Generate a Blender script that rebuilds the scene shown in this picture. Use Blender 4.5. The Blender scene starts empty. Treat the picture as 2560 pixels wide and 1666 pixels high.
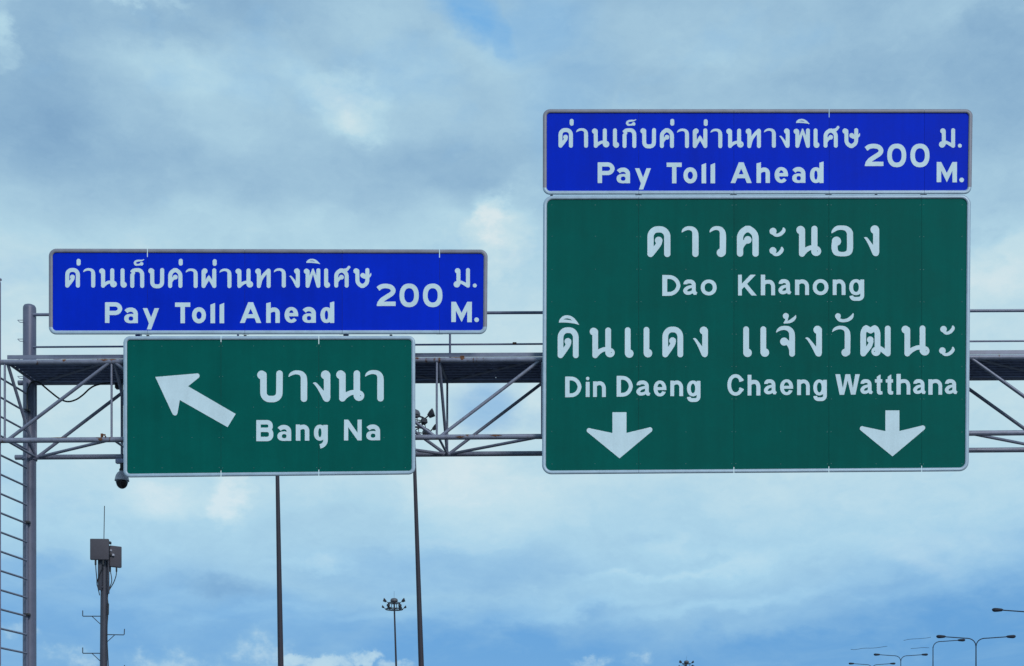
import bpy, bmesh, math, random
import numpy as np
from mathutils import Vector, Matrix
from mathutils.geometry import tessellate_polygon

random.seed(7)
SC = bpy.context.scene
COL = SC.collection
PI = math.pi

# ------------------------------------------------------------------ camera
F_PX, CX, HY, EYE = 3200.0, 1280.0, 1977.0, 1.7
cam_d = bpy.data.cameras.new('camera')
cam = bpy.data.objects.new('camera', cam_d)
COL.objects.link(cam)
cam.location = (0, 0, EYE)
cam.rotation_euler = (math.radians(90), 0, 0)
cam_d.sensor_width = 36.0
cam_d.lens = 36.0 * F_PX / 2560.0
cam_d.shift_y = (HY - 833.0) / 2560.0
cam_d.clip_start = 0.1
cam_d.clip_end = 20000.0
SC.camera = cam
SC.view_settings.view_transform = 'Standard'
SC.view_settings.look = 'None'
SC.view_settings.exposure = 0.0
SC.view_settings.gamma = 1.0
SC.view_settings.use_curve_mapping = False

def P(x, y, Y):
    """survey point: bearing x / elevation y of the photograph taken to distance Y"""
    return Vector(((x - CX) * Y / F_PX, Y, EYE + (HY - y) * Y / F_PX))

def lin(c):
    c = c / 255.0
    return c / 12.92 if c <= 0.04045 else ((c + 0.055) / 1.055) ** 2.4

def rgb(r, g, b):
    return (lin(r), lin(g), lin(b), 1.0)

# ------------------------------------------------------------------ world and sun
SUN_EL, SUN_AZ = math.radians(32), math.radians(153)     # behind the camera, to the right
world = bpy.data.worlds.new('World')
SC.world = world
world.use_nodes = True
WN, WL = world.node_tree.nodes, world.node_tree.links
WN.clear()

def wnode(t, **kw):
    n = WN.new(t)
    for k, v in kw.items():
        setattr(n, k, v)
    return n

def wmath(op, a, b=None, c=None, clamp=False):
    n = WN.new('ShaderNodeMath'); n.operation = op; n.use_clamp = clamp
    for i, v in enumerate((a, b, c)):
        if v is None: continue
        if isinstance(v, (int, float)): n.inputs[i].default_value = v
        else: WL.new(v, n.inputs[i])
    return n.outputs[0]

def wvec(op, a, b=None, s=None):
    n = WN.new('ShaderNodeVectorMath'); n.operation = op
    for i, v in enumerate((a, b)):
        if v is None: continue
        if isinstance(v, (tuple, list)): n.inputs[i].default_value = v
        else: WL.new(v, n.inputs[i])
    if s is not None: n.inputs['Scale'].default_value = s
    return n.outputs[0]

tc = wnode('ShaderNodeTexCoord')
sep = wnode('ShaderNodeSeparateXYZ'); WL.new(tc.outputs['Generated'], sep.inputs[0])
DX, DY, DZ = sep.outputs
az = wmath('ARCTAN2', DX, DY)
el = wmath('ARCSINE', DZ)
comb = wnode('ShaderNodeCombineXYZ'); WL.new(az, comb.inputs[0]); WL.new(el, comb.inputs[1])
UV = comb.outputs[0]

def wnoise(vec, scale, detail=6, rough=0.55, dist=0.0):
    n = WN.new('ShaderNodeTexNoise')
    WL.new(vec, n.inputs['Vector'])
    n.inputs['Scale'].default_value = scale
    n.inputs['Detail'].default_value = detail
    n.inputs['Roughness'].default_value = rough
    n.inputs['Distortion'].default_value = dist
    return n

# direction-space coordinates, flattened a little vertically, for the cloud noise
stretch = wvec('MULTIPLY', tc.outputs['Generated'], (1.0, 1.0, 1.7))
w1 = wvec('SUBTRACT', wnoise(stretch, 5.0, 4).outputs['Color'], (0.5, 0.5, 0.5))
w2 = wvec('SUBTRACT', wnoise(stretch, 22.0, 6, 0.6).outputs['Color'], (0.5, 0.5, 0.5))
UVA = wvec('ADD', UV, wvec('SCALE', w1, s=0.05))
UVW = wvec('ADD', UVA, wvec('SCALE', w2, s=0.032))          # soft masses
w5 = wvec('SUBTRACT', wnoise(tc.outputs['Generated'], 75.0, 5, 0.6).outputs['Color'], (0.5, 0.5, 0.5))
UVP = wvec('ADD', wvec('ADD', UV, wvec('SCALE', w2, s=0.02)), wvec('SCALE', w5, s=0.022))  # puffs

def ae(x, y):
    """photo bearing in 2380-wide pixels -> azimuth, elevation"""
    x, y = x * 2560 / 2380, y * 2560 / 2380
    dx, dz = (x - CX) / F_PX, (HY - y) / F_PX
    return math.atan(dx), math.atan(dz / math.hypot(1, dx))

def blob(vec, x, y, rx, ry, ang=0, lo=0.0, hi=1.0):
    a, e = ae(x, y)
    k = 2560 / 2380 / F_PX * 0.93
    m = WN.new('ShaderNodeMapping'); m.vector_type = 'TEXTURE'
    m.inputs['Location'].default_value = (a, e, 0)
    m.inputs['Rotation'].default_value = (0, 0, math.radians(ang))
    m.inputs['Scale'].default_value = (rx * k, ry * k, 1)
    WL.new(vec, m.inputs['Vector'])
    g = WN.new('ShaderNodeTexGradient'); g.gradient_type = 'SPHERICAL'
    WL.new(m.outputs[0], g.inputs[0])
    r = WN.new('ShaderNodeMapRange'); r.interpolation_type = 'SMOOTHSTEP'
    r.inputs['From Min'].default_value = lo
    r.inputs['From Max'].default_value = hi
    WL.new(g.outputs['Fac'], r.inputs['Value'])
    return r.outputs[0]

# cloud luminance: height profile + broad masses + turbulence
prof = wnode('ShaderNodeValToRGB')
WL.new(wmath('DIVIDE', el, 0.7), prof.inputs[0])
pts = [(0.0, 0.50), (0.139, 0.40), (0.20, 0.52), (0.256, 0.66), (0.324, 0.79), (0.40, 0.85), (0.48, 0.82), (0.563, 0.68),
       (0.61, 0.55), (0.643, 0.48), (0.70, 0.50), (0.74, 0.46), (0.79, 0.41), (1.0, 0.45)]
cr = prof.color_ramp
cr.interpolation = 'B_SPLINE'
while len(cr.elements) < len(pts): cr.elements.new(0.5)
for e_, (p_, v_) in zip(cr.elements, pts):
    e_.position = p_; e_.color = (v_, v_, v_, 1)
V = prof.outputs[0]
n1 = wnoise(wvec('ADD', stretch, wvec('SCALE', w1, s=0.12)), 7.0, 8, 0.55).outputs['Fac']
n2 = wnoise(wvec('MULTIPLY', tc.outputs['Generated'], (1, 1, 2.6)), 17.0, 8, 0.6, 0.4).outputs['Fac']
V = wmath('ADD', V, wmath('MULTIPLY', wmath('SUBTRACT', n1, 0.5), 0.26))
V = wmath('ADD', V, wmath('MULTIPLY', wmath('SUBTRACT', n2, 0.5), 0.18))
MASSES = [  # x, y, rx, ry, angle, amount  (photo bearings)
    (372, 160, 230, 75, -4, 0.20), (560, 185, 220, 75, -8, 0.14), (770, 250, 160, 60, -32, 0.25), (865, 275, 100, 70, 0, 0.22),
    (505, 262, 260, 80, 0, 0.12), (903, 42, 180, 110, 0, 0.12), (1169, 130, 190, 100, -30, 0.15), (980, 210, 200, 100, -10, 0.08),
    (-6, 80, 42, 90, 0, 0.30), (308, 2, 95, 32, -8, 0.34), (415, 0, 60, 20, 0, 0.15),
    (95, 165, 200, 220, 0, -0.16), (372, 95, 200, 50, 0, -0.13), (558, 5, 180, 55, 0, -0.12), (560, 80, 160, 40, 0, -0.06),
    (80, 365, 320, 180, 0, -0.17), (451, 420, 460, 85, 0, -0.12), (1040, 425, 330, 95, 6, -0.17), (797, 372, 240, 60, 0, -0.08),
    (1150, 488, 50, 80, 25, 0.24), (1190, 545, 110, 120, -20, 0.24), (1062, 515, 190, 70, -15, 0.14), (620, 505, 330, 60, 0, 0.08),
    (1593, 74, 320, 100, 0, 0.08), (2106, 160, 480, 120, 0, -0.15), (2334, 30, 130, 80, 0, -0.14), (2340, 250, 180, 150, 0, -0.16),
    (2163, 40, 160, 60, 0, 0.06), (1550, 190, 420, 60, 0, -0.05), (2330, 470, 160, 80, 0, -0.12), (2340, 620, 200, 110, 10, 0.12), (2320, 560, 60, 40, 0, -0.10),
    (361, 1182, 150, 60, 4, 0.20), (518, 1174, 70, 80, 0, 0.24), (1050, 1120, 260, 80, 0, 0.08), (1120, 1200, 300, 120, 0, 0.08),
    (1560, 1280, 150, 45, 0, 0.12), (1700, 1310, 220, 40, 10, 0.12), (2200, 1290, 300, 90, -8, 0.10), (2150, 1310, 260, 36, -22, 0.08),
    (1640, 1290, 60, 40, 0, -0.08), (850, 1240, 330, 80, 0, -0.08), (722, 1320, 140, 16, 0, 0.11), (770, 1319, 50, 14, 0, 0.06),
    (535, 1392, 170, 36, -5, -0.30), (1050, 1360, 500, 60, 0, -0.05), (1350, 1390, 300, 50, 10, 0.08), (440, 1450, 200, 30, 6, 0.08),
    (2350, 1420, 300, 90, 0, -0.12),
]
w3 = wvec('SUBTRACT', wnoise(stretch, 60.0, 5, 0.6).outputs['Color'], (0.5, 0.5, 0.5))
UVF = wvec('ADD', wvec('ADD', UVA, wvec('SCALE', w2, s=0.07)), wvec('SCALE', w3, s=0.018))   # ragged edges
n4 = wnoise(wvec('ADD', stretch, wvec('SCALE', w2, s=0.05)), 26.0, 8, 0.62).outputs['Fac']
V = wmath('ADD', V, wmath('MULTIPLY', wmath('SUBTRACT', n4, 0.5), 0.22))
n6 = wnoise(wvec('MULTIPLY', UVF, (1, 1.5, 1)), 34.0, 9, 0.66, 0.6).outputs['Fac']
V = wmath('ADD', V, wmath('MULTIPLY', wmath('SUBTRACT', n6, 0.5), 0.16))
MASSES += [(900, 1450, 420, 16, 3, 0.12), (1300, 1425, 320, 22, 8, 0.14), (1700, 1395, 460, 22, 8, 0.14), (600, 1440, 280, 18, 5, 0.14),
           (300, 1400, 280, 24, 0, 0.12), (2150, 1365, 300, 18, 5, 0.10), (1500, 1345, 260, 16, 4, 0.10), (1000, 1280, 260, 18, 0, 0.08)]
for x, y, rx, ry, a, amt in MASSES:
    V = wmath('MULTIPLY_ADD', blob(UVW if max(rx, ry) > 130 else UVF, x, y, rx * 1.1, ry * 1.1, a, 0.0, 0.9), amt, V)
ramp = wnode('ShaderNodeValToRGB')
WL.new(V, ramp.inputs[0])
cols = [(0.06, rgb(116, 156, 193)), (0.28, rgb(139, 177, 207)), (0.50, rgb(160, 196, 219)),
        (0.70, rgb(177, 212, 229)), (0.86, rgb(195, 222, 232)), (1.0, rgb(214, 230, 235))]
cr = ramp.color_ramp
while len(cr.elements) < len(cols): cr.elements.new(0.5)
for e_, (p_, c_) in zip(cr.elements, cols):
    e_.position = p_; e_.color = c_
# open blue sky between the clouds
BLUE = [(1105, 18, 150, 75, -35, 0.85), (1180, 75, 110, 50, -40, 0.65), (1260, 60, 200, 130, 0, 0.40), (1330, 260, 160, 260, 0, 0.2),
        (1120, 970, 130, 80, 0, 0.5), (1040, 1340, 500, 100, 0, 0.30),
        (2200, 1570, 1250, 370, 9, 1.05), (1200, 1580, 760, 230, 0, 1.15), (2330, 1500, 520, 230, 6, 1.0), (1850, 1490, 620, 110, 5, 1.0), (100, 1500, 900, 250, 0, 0.7), (60, 1320, 200, 50, 0, 0.45),
        (2330, 1450, 400, 150, 0, 0.5), (620, 1480, 560, 130, 0, 0.6)]
M = None
for x, y, rx, ry, a, amt in BLUE:
    b = wmath('MULTIPLY', blob(UVW, x, y, rx, ry, a, 0.0, 0.75), amt)
    M = b if M is None else wmath('MAXIMUM', M, b)
M = wmath('MULTIPLY', M, wmath('MULTIPLY_ADD', wmath('SUBTRACT', n2, 0.5), -1.3, 0.97))
M = wmath('MULTIPLY', M, wmath('SUBTRACT', 1.0, wmath('MULTIPLY', blob(UVW, 535, 1392, 140, 34, -5, 0.0, 0.8), 0.45)))   # a small cloud in front of the blue
n3 = wnoise(stretch, 9.0, 8, 0.58).outputs['Fac']
holes = wnode('ShaderNodeMapRange')
WL.new(n3, holes.inputs['Value'])
holes.inputs['From Min'].default_value = 0.58; holes.inputs['From Max'].default_value = 0.80
M = wmath('MAXIMUM', M, wmath('MULTIPLY', holes.outputs[0], 0.35), clamp=True)
# low cumulus puffs near the horizon: lumpy tops from thresholded noise
PUFF = [(850, 1530, 70, 40, 0, 0.9), (762, 1542, 110, 44, 0, 0.9), (684, 1540, 80, 40, 0, 0.85), (605, 1520, 210, 100, 0, 0.6),
        (382, 1535, 180, 75, 0, 0.62), (930, 1556, 90, 40, 0, 0.7), (1368, 1540, 100, 42, 0, 0.62),
        (1478, 1535, 90, 50, 0, 0.5), (160, 1530, 130, 60, 0, 0.5), (40, 1460, 90, 40, 0, 0.5)]
Q = None
for x, y, rx, ry, a, amt in PUFF:
    b = wmath('MULTIPLY', blob(UVP, x, y, rx, ry, a, 0.0, 0.8), amt)
    Q = b if Q is None else wmath('MAXIMUM', Q, b)
pn = wnoise(wvec('MULTIPLY', tc.outputs['Generated'], (1, 1, 1.3)), 42.0, 7, 0.6).outputs['Fac']
Qm = wnode('ShaderNodeMapRange'); Qm.interpolation_type = 'SMOOTHSTEP'
WL.new(wmath('MULTIPLY_ADD', wmath('SUBTRACT', pn, 0.5), 1.5, Q), Qm.inputs['Value'])
Qm.inputs['From Min'].default_value = 0.22; Qm.inputs['From Max'].default_value = 1.05
Q = wmath('MULTIPLY', wmath('MULTIPLY', Qm.outputs[0], 0.85), wmath('GREATER_THAN', Q, 0.001))
ptone = wnode('ShaderNodeValToRGB')
WL.new(wmath('MULTIPLY_ADD', pn, 0.9, Qm.outputs[0]), ptone.inputs[0])
ptone.color_ramp.elements[0].position = 0.35; ptone.color_ramp.elements[0].color = rgb(148, 196, 226)
ptone.color_ramp.elements[1].position = 1.0; ptone.color_ramp.elements[1].color = rgb(190, 220, 235)

sky = wnode('ShaderNodeTexSky', sky_type='NISHITA')
sky.sun_disc = False
sky.sun_elevation = SUN_EL
sky.sun_rotation = SUN_AZ
sky.dust_density = 0.3
sky.ozone_density = 3.0
bg_sky = wnode('ShaderNodeBackground'); bg_sky.inputs['Strength'].default_value = 0.1
veil = wnode('ShaderNodeMix', data_type='RGBA')        # thin haze in front of the open blue
veil.inputs['Factor'].default_value = 0.8
WL.new(sky.outputs[0], veil.inputs['A'])
vr = wnode('ShaderNodeValToRGB')
WL.new(wmath('DIVIDE', el, 0.7), vr.inputs[0])
vr.color_ramp.elements[0].position = 0.15; vr.color_ramp.elements[0].color = tuple(c * 10 / 1.0 for c in rgb(80, 152, 215)[:3]) + (1,)
vr.color_ramp.elements[1].position = 0.75; vr.color_ramp.elements[1].color = tuple(c * 10 / 1.0 for c in rgb(112, 182, 240)[:3]) + (1,)
WL.new(vr.outputs[0], veil.inputs['B'])
WL.new(veil.outputs['Result'], bg_sky.inputs['Color'])
bg_cloud = wnode('ShaderNodeBackground'); bg_cloud.inputs['Strength'].default_value = 1.0
air = wnode('ShaderNodeMix', data_type='RGBA', blend_type='MULTIPLY')   # bluer air low in the sky
airf = wnode('ShaderNodeMapRange'); WL.new(el, airf.inputs['Value'])
airf.inputs['From Min'].default_value = 0.27; airf.inputs['From Max'].default_value = 0.13
WL.new(airf.outputs[0], air.inputs['Factor'])
WL.new(ramp.outputs[0], air.inputs['A']); air.inputs['B'].default_value = (0.87, 0.985, 1.08, 1)
WL.new(air.outputs['Result'], bg_cloud.inputs['Color'])
mix1 = wnode('ShaderNodeMixShader')
WL.new(M, mix1.inputs[0]); WL.new(bg_cloud.outputs[0], mix1.inputs[1]); WL.new(bg_sky.outputs[0], mix1.inputs[2])
bg_puff = wnode('ShaderNodeBackground'); WL.new(ptone.outputs[0], bg_puff.inputs['Color'])
mix2 = wnode('ShaderNodeMixShader')
WL.new(Q, mix2.inputs[0]); WL.new(mix1.outputs[0], mix2.inputs[1]); WL.new(bg_puff.outputs[0], mix2.inputs[2])
wout = wnode('ShaderNodeOutputWorld'); WL.new(mix2.outputs[0], wout.inputs[0])
world.cycles.sampling_method = 'AUTOMATIC'

sun_d = bpy.data.lights.new('sun', 'SUN')
sun_d.energy = 1.5
sun_d.angle = math.radians(14)
sun_d.color = (1.0, 0.97, 0.93)
sun = bpy.data.objects.new('sun', sun_d); COL.objects.link(sun)
sd = Vector((math.sin(SUN_AZ) * math.cos(SUN_EL), math.cos(SUN_AZ) * math.cos(SUN_EL), math.sin(SUN_EL)))
sun.rotation_euler = (-sd).to_track_quat('-Z', 'Y').to_euler()
sun.location = (0, -10, 40)

# ------------------------------------------------------------------ materials
def new_mat(name, color, rough=0.5, spec=0.5, metal=0.0, noise=None, rust=None, random_tint=0.0, bump=0.0, streak=0.0):
    m = bpy.data.materials.new(name); m.use_nodes = True
    N, L = m.node_tree.nodes, m.node_tree.links
    b = N['Principled BSDF']
    b.inputs['Roughness'].default_value = rough
    b.inputs['Specular IOR Level'].default_value = spec
    b.inputs['Metallic'].default_value = metal
    b.inputs['Base Color'].default_value = color
    g = N.new('ShaderNodeNewGeometry')
    cur = None
    if noise:
        sc_, amt = noise
        t = N.new('ShaderNodeTexNoise'); t.inputs['Scale'].default_value = sc_; t.inputs['Detail'].default_value = 8
        t.inputs['Roughness'].default_value = 0.65
        L.new(g.outputs['Position'], t.inputs['Vector'])
        mr = N.new('ShaderNodeMapRange')
        mr.inputs['From Min'].default_value = 0.3; mr.inputs['From Max'].default_value = 0.7
        mr.inputs['To Min'].default_value = 1 - amt; mr.inputs['To Max'].default_value = 1 + amt
        L.new(t.outputs['Fac'], mr.inputs['Value'])
        fac = mr.outputs[0]
        if random_tint:
            oi = N.new('ShaderNodeObjectInfo')
            m2 = N.new('ShaderNodeMapRange')
            m2.inputs['To Min'].default_value = 1 - random_tint; m2.inputs['To Max'].default_value = 1 + random_tint
            L.new(oi.outputs['Random'], m2.inputs['Value'])
            mm = N.new('ShaderNodeMath'); mm.operation = 'MULTIPLY'
            L.new(fac, mm.inputs[0]); L.new(m2.outputs[0], mm.inputs[1]); fac = mm.outputs[0]
        if streak:
            mp = N.new('ShaderNodeMapping'); mp.inputs['Scale'].default_value = (7.0, 1.0, 0.35)
            L.new(g.outputs['Position'], mp.inputs['Vector'])
            ts = N.new('ShaderNodeTexNoise'); ts.inputs['Scale'].default_value = 1.0; ts.inputs['Detail'].default_value = 7; ts.inputs['Roughness'].default_value = 0.6
            L.new(mp.outputs[0], ts.inputs['Vector'])
            tg = N.new('ShaderNodeTexNoise'); tg.inputs['Scale'].default_value = 55.0; tg.inputs['Detail'].default_value = 3
            L.new(g.outputs['Position'], tg.inputs['Vector'])
            for tx, am in ((ts, streak), (tg, streak * .55)):
                m3 = N.new('ShaderNodeMapRange')
                m3.inputs['From Min'].default_value = 0.3; m3.inputs['From Max'].default_value = 0.7
                m3.inputs['To Min'].default_value = 1 - am; m3.inputs['To Max'].default_value = 1 + am
                L.new(tx.outputs['Fac'], m3.inputs['Value'])
                mm = N.new('ShaderNodeMath'); mm.operation = 'MULTIPLY'
                L.new(fac, mm.inputs[0]); L.new(m3.outputs[0], mm.inputs[1]); fac = mm.outputs[0]
        vm = N.new('ShaderNodeVectorMath'); vm.operation = 'SCALE'
        vm.inputs[0].default_value = color[:3]
        L.new(fac, vm.inputs['Scale'])
        cur = vm.outputs[0]
        r2 = N.new('ShaderNodeMapRange')
        r2.inputs['To Min'].default_value = max(0.05, rough - 0.1); r2.inputs['To Max'].default_value = min(1, rough + 0.12)
        L.new(t.outputs['Fac'], r2.inputs['Value']); L.new(r2.outputs[0], b.inputs['Roughness'])
        if bump:
            bp = N.new('ShaderNodeBump'); bp.inputs['Strength'].default_value = bump; bp.inputs['Distance'].default_value = 0.01
            L.new(t.outputs['Fac'], bp.inputs['Height']); L.new(bp.outputs[0], b.inputs['Normal'])
    if rust:
        thr, rc = rust
        t = N.new('ShaderNodeTexNoise'); t.inputs['Scale'].default_value = 2.3; t.inputs['Detail'].default_value = 9
        t.inputs['Roughness'].default_value = 0.72
        L.new(g.outputs['Position'], t.inputs['Vector'])
        mp = N.new('ShaderNodeMapping'); mp.inputs['Scale'].default_value = (26, 6, 2)
        L.new(g.outputs['Position'], mp.inputs['Vector'])
        t2 = N.new('ShaderNodeTexNoise'); t2.inputs['Scale'].default_value = 1.0; t2.inputs['Detail'].default_value = 6
        L.new(mp.outputs[0], t2.inputs['Vector'])
        ad = N.new('ShaderNodeMath'); ad.operation = 'MULTIPLY_ADD'
        L.new(t2.outputs['Fac'], ad.inputs[0]); ad.inputs[1].default_value = 0.35; L.new(t.outputs['Fac'], ad.inputs[2])
        mr = N.new('ShaderNodeMapRange')
        mr.inputs['From Min'].default_value = thr; mr.inputs['From Max'].default_value = thr + 0.06
        L.new(ad.outputs[0], mr.inputs['Value'])
        mx = N.new('ShaderNodeMix'); mx.data_type = 'RGBA'
        L.new(mr.outputs[0], mx.inputs['Factor'])
        if cur is not None: L.new(cur, mx.inputs['A'])
        else: mx.inputs['A'].default_value = color
        mx.inputs['B'].default_value = rc
        cur = mx.outputs['Result']
    if cur is not None:
        L.new(cur, b.inputs['Base Color'])
    return m

MAT = {}
MAT['tube'] = new_mat('painted_steel', (0.195, 0.21, 0.29, 1), 0.4, 0.5, 0.15, (9, 0.16), (0.86, (0.10, 0.05, 0.035, 1)))
MAT['tube_rusty'] = new_mat('weathered_steel', (0.235, 0.25, 0.335, 1), 0.45, 0.5, 0.1, (9, 0.2), (0.755, (0.12, 0.055, 0.035, 1)))
MAT['column'] = new_mat('column_paint', (0.135, 0.145, 0.215, 1), 0.45, 0.5, 0.1, (5, 0.12))
MAT['deck'] = new_mat('deck_steel', (0.24, 0.27, 0.40, 1), 0.5, 0.5, 0.3, (14, 0.3))
MAT['rust'] = new_mat('rust', (0.16, 0.075, 0.045, 1), 0.85, 0.2, 0, (30, 0.5))
MAT['black'] = new_mat('black_rubber', (0.02, 0.02, 0.025, 1), 0.5, 0.5, 0, (20, 0.2))
MAT['mast'] = new_mat('mast_steel', (0.040, 0.034, 0.048, 1), 0.6, 0.35, 0, (2, 0.15))
MAT['mast_dark'] = new_mat('mast_fittings', (0.028, 0.027, 0.036, 1), 0.55, 0.4, 0, (5, 0.2))
MAT['dome_cap'] = new_mat('mast_cap', (0.10, 0.10, 0.12, 1), 0.5, 0.5, 0, (3, 0.2))
MAT['lamp'] = new_mat('lamp_paint', (0.020, 0.024, 0.040, 1), 0.6, 0.3, 0, (4, 0.2))
MAT['pole'] = new_mat('antenna_pole_paint', (0.060, 0.062, 0.085, 1), 0.5, 0.4, 0.1, (6, 0.15))
MAT['box'] = new_mat('antenna_box_plastic', (0.088, 0.080, 0.098, 1), 0.6, 0.25, 0, (7, 0.08))
MAT['housing'] = new_mat('camera_housing', (0.46, 0.46, 0.54, 1), 0.45, 0.5, 0, (12, 0.07))
MAT['smoked'] = new_mat('smoked_dome', (0.012, 0.012, 0.018, 1), 0.12, 0.6)
MAT['white'] = new_mat('white_sheeting', (0.68, 0.83, 0.90, 1), 0.55, 0.2, 0, (3, 0.05), streak=0.05)
MAT['green'] = new_mat('green_sheeting', (0.0008, 0.108, 0.090, 1), 0.6, 0.05, 0, (1.6, 0.09), random_tint=0.05, streak=0.06)
MAT['blue'] = new_mat('blue_sheeting', (0.0, 0.026, 0.60, 1), 0.6, 0.06, 0, (1.4, 0.09), random_tint=0.05, streak=0.06)
MAT['border'] = new_mat('border_sheeting', (0.40, 0.51, 0.62, 1), 0.42, 0.4, 0.1, (6, 0.1))
MAT['border_shaded'] = new_mat('shaded_border_sheeting', (0.26, 0.255, 0.31, 1), 0.5, 0.35, 0.1, (6, 0.16))  # border sheeting with the edge shade put into its darker base colour
MAT['alu'] = new_mat('sign_back_aluminium', (0.26, 0.28, 0.33, 1), 0.45, 0.5, 0.6, (8, 0.12))
MAT['rivet'] = new_mat('rivet_aluminium', (0.16, 0.26, 0.28, 1), 0.4, 0.5, 0.2)
MAT['asphalt'] = new_mat('asphalt', (0.05, 0.05, 0.052, 1), 0.85, 0.3, 0, (3, 0.25), bump=0.3)
MAT['concrete'] = new_mat('concrete', (0.30, 0.29, 0.27, 1), 0.85, 0.3, 0, (1.5, 0.15))
MAT['ground'] = new_mat('ground_soil', (0.11, 0.125, 0.13, 1), 0.95, 0.2, 0, (0.05, 0.4))
MAT['paint'] = new_mat('road_paint', (0.75, 0.75, 0.72, 1), 0.6, 0.3, 0, (8, 0.1))

# ------------------------------------------------------------------ object helpers
def empty(name, label, cat, loc=(0, 0, 0), group=None):
    o = bpy.data.objects.new(name, None); COL.objects.link(o)
    o.location = loc; o.empty_display_size = 0.3
    o['label'] = label; o['category'] = cat
    if group: o['group'] = group
    return o

def link_mesh(name, me, mat, parent=None, label=None, kind=None):
    o = bpy.data.objects.new(name, me); COL.objects.link(o)
    if mat and not me.materials: me.materials.append(mat)
    if parent:
        o.parent = parent
        off, p = Vector((0, 0, 0)), parent
        while p is not None:
            off += p.location; p = p.parent
        o.location = -off        # mesh data are in world metres
    if label: o['label'] = label
    if kind: o['kind'] = kind
    return o

def from_bm(name, bm, mat, parent=None, smooth=True, label=None, kind=None):
    me = bpy.data.meshes.new(name)
    bmesh.ops.recalc_face_normals(bm, faces=bm.faces)
    bm.to_mesh(me); bm.free()
    if smooth:
        for p in me.polygons: p.use_smooth = len(p.vertices) <= 4
        me.set_sharp_from_angle(angle=math.radians(40))
    return link_mesh(name, me, mat, parent, label, kind)

def frame(d):
    d = d.normalized()
    up = Vector((0, 0, 1)) if abs(d.z) < 0.95 else Vector((0, 1, 0))
    a = d.cross(up).normalized(); b = a.cross(d).normalized()
    return a, b

def add_sweep(bm, pts, radii, n=12, caps=True):
    pts = [Vector(p) for p in pts]
    if isinstance(radii, (int, float)): radii = [radii] * len(pts)
    rings = []
    for i, p in enumerate(pts):
        d = (pts[min(i + 1, len(pts) - 1)] - pts[max(i - 1, 0)])
        a, b = frame(d)
        rings.append([bm.verts.new(p + (a * math.cos(2 * PI * k / n) + b * math.sin(2 * PI * k / n)) * radii[i]) for k in range(n)])
    for r0, r1 in zip(rings, rings[1:]):
        for k in range(n):
            bm.faces.new((r0[k], r0[(k + 1) % n], r1[(k + 1) % n], r1[k]))
    if caps:
        bm.faces.new(rings[0][::-1]); bm.faces.new(rings[-1])

def tube(name, p0, p1, r, mat, parent, n=14, label=None):
    bm = bmesh.new(); add_sweep(bm, [p0, p1], r, n)
    return from_bm(name, bm, mat, parent, label=label)

def add_box(bm, lo, hi):
    v = [bm.verts.new((x, y, z)) for x in (lo[0], hi[0]) for y in (lo[1], hi[1]) for z in (lo[2], hi[2])]
    for f in ((0, 1, 3, 2), (4, 6, 7, 5), (0, 4, 5, 1), (2, 3, 7, 6), (0, 2, 6, 4), (1, 5, 7, 3)):
        bm.faces.new([v[i] for i in f])
    return v

def bevelled_box(bm, lo, hi, bev=0.01, seg=2, mtx=None):
    b2 = bmesh.new(); add_box(b2, lo, hi)
    bmesh.ops.recalc_face_normals(b2, faces=b2.faces)
    bmesh.ops.bevel(b2, geom=list(b2.edges), offset=bev, segments=seg, affect='EDGES', profile=0.5)
    if mtx is not None: bmesh.ops.transform(b2, matrix=mtx, verts=b2.verts)
    vm = {}
    for v in b2.verts: vm[v] = bm.verts.new(v.co)
    for f in b2.faces: bm.faces.new([vm[v] for v in f.verts])
    b2.free()

def add_hex(bm, q0, q1):
    """bar between two quads of 4 points each"""
    a = [bm.verts.new(p) for p in q0]; b = [bm.verts.new(p) for p in q1]
    bm.faces.new(a[::-1]); bm.faces.new(b)
    for k in range(4): bm.faces.new((a[k], a[(k + 1) % 4], b[(k + 1) % 4], b[k]))

def add_lathe(bm, prof, centre, n=24, axis=Vector((0, 0, 1))):
    a, b = frame(axis) if abs(axis.z) < 0.99 else (Vector((1, 0, 0)), Vector((0, 1, 0)))
    rings = []
    for r, h in prof:
        c = centre + axis * h
        if r < 1e-5: rings.append([bm.verts.new(c)])
        else: rings.append([bm.verts.new(c + (a * math.cos(2 * PI * k / n) + b * math.sin(2 * PI * k / n)) * r) for k in range(n)])
    for r0, r1 in zip(rings, rings[1:]):
        for k in range(n):
            if len(r0) == 1 and len(r1) == 1: continue
            if len(r0) == 1: bm.faces.new((r0[0], r1[(k + 1) % n], r1[k]))
            elif len(r1) == 1: bm.faces.new((r0[k], r0[(k + 1) % n], r1[0]))
            else: bm.faces.new((r0[k], r0[(k + 1) % n], r1[(k + 1) % n], r1[k]))

def catmull(pts, per=8):
    pts = [np.array(p, float) for p in pts]
    if len(pts) == 2: return np.array(pts)
    ext = [2 * pts[0] - pts[1]] + pts + [2 * pts[-1] - pts[-2]]
    out = []
    for i in range(1, len(ext) - 2):
        p0, p1, p2, p3 = ext[i - 1:i + 3]
        for k in range(per):
            t = k / per
            out.append(0.5 * ((2 * p1) + (p2 - p0) * t + (2 * p0 - 5 * p1 + 4 * p2 - p3) * t * t + (3 * p1 - p0 - 3 * p2 + p3) * t ** 3))
    out.append(pts[-1])
    return np.array(out)

def cable(name, pts, r, mat, parent=None, n=8):
    bm = bmesh.new(); add_sweep(bm, [Vector(p) for p in catmull([tuple(p) for p in pts], 6)], r, n)
    return from_bm(name, bm, mat, parent)

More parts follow.
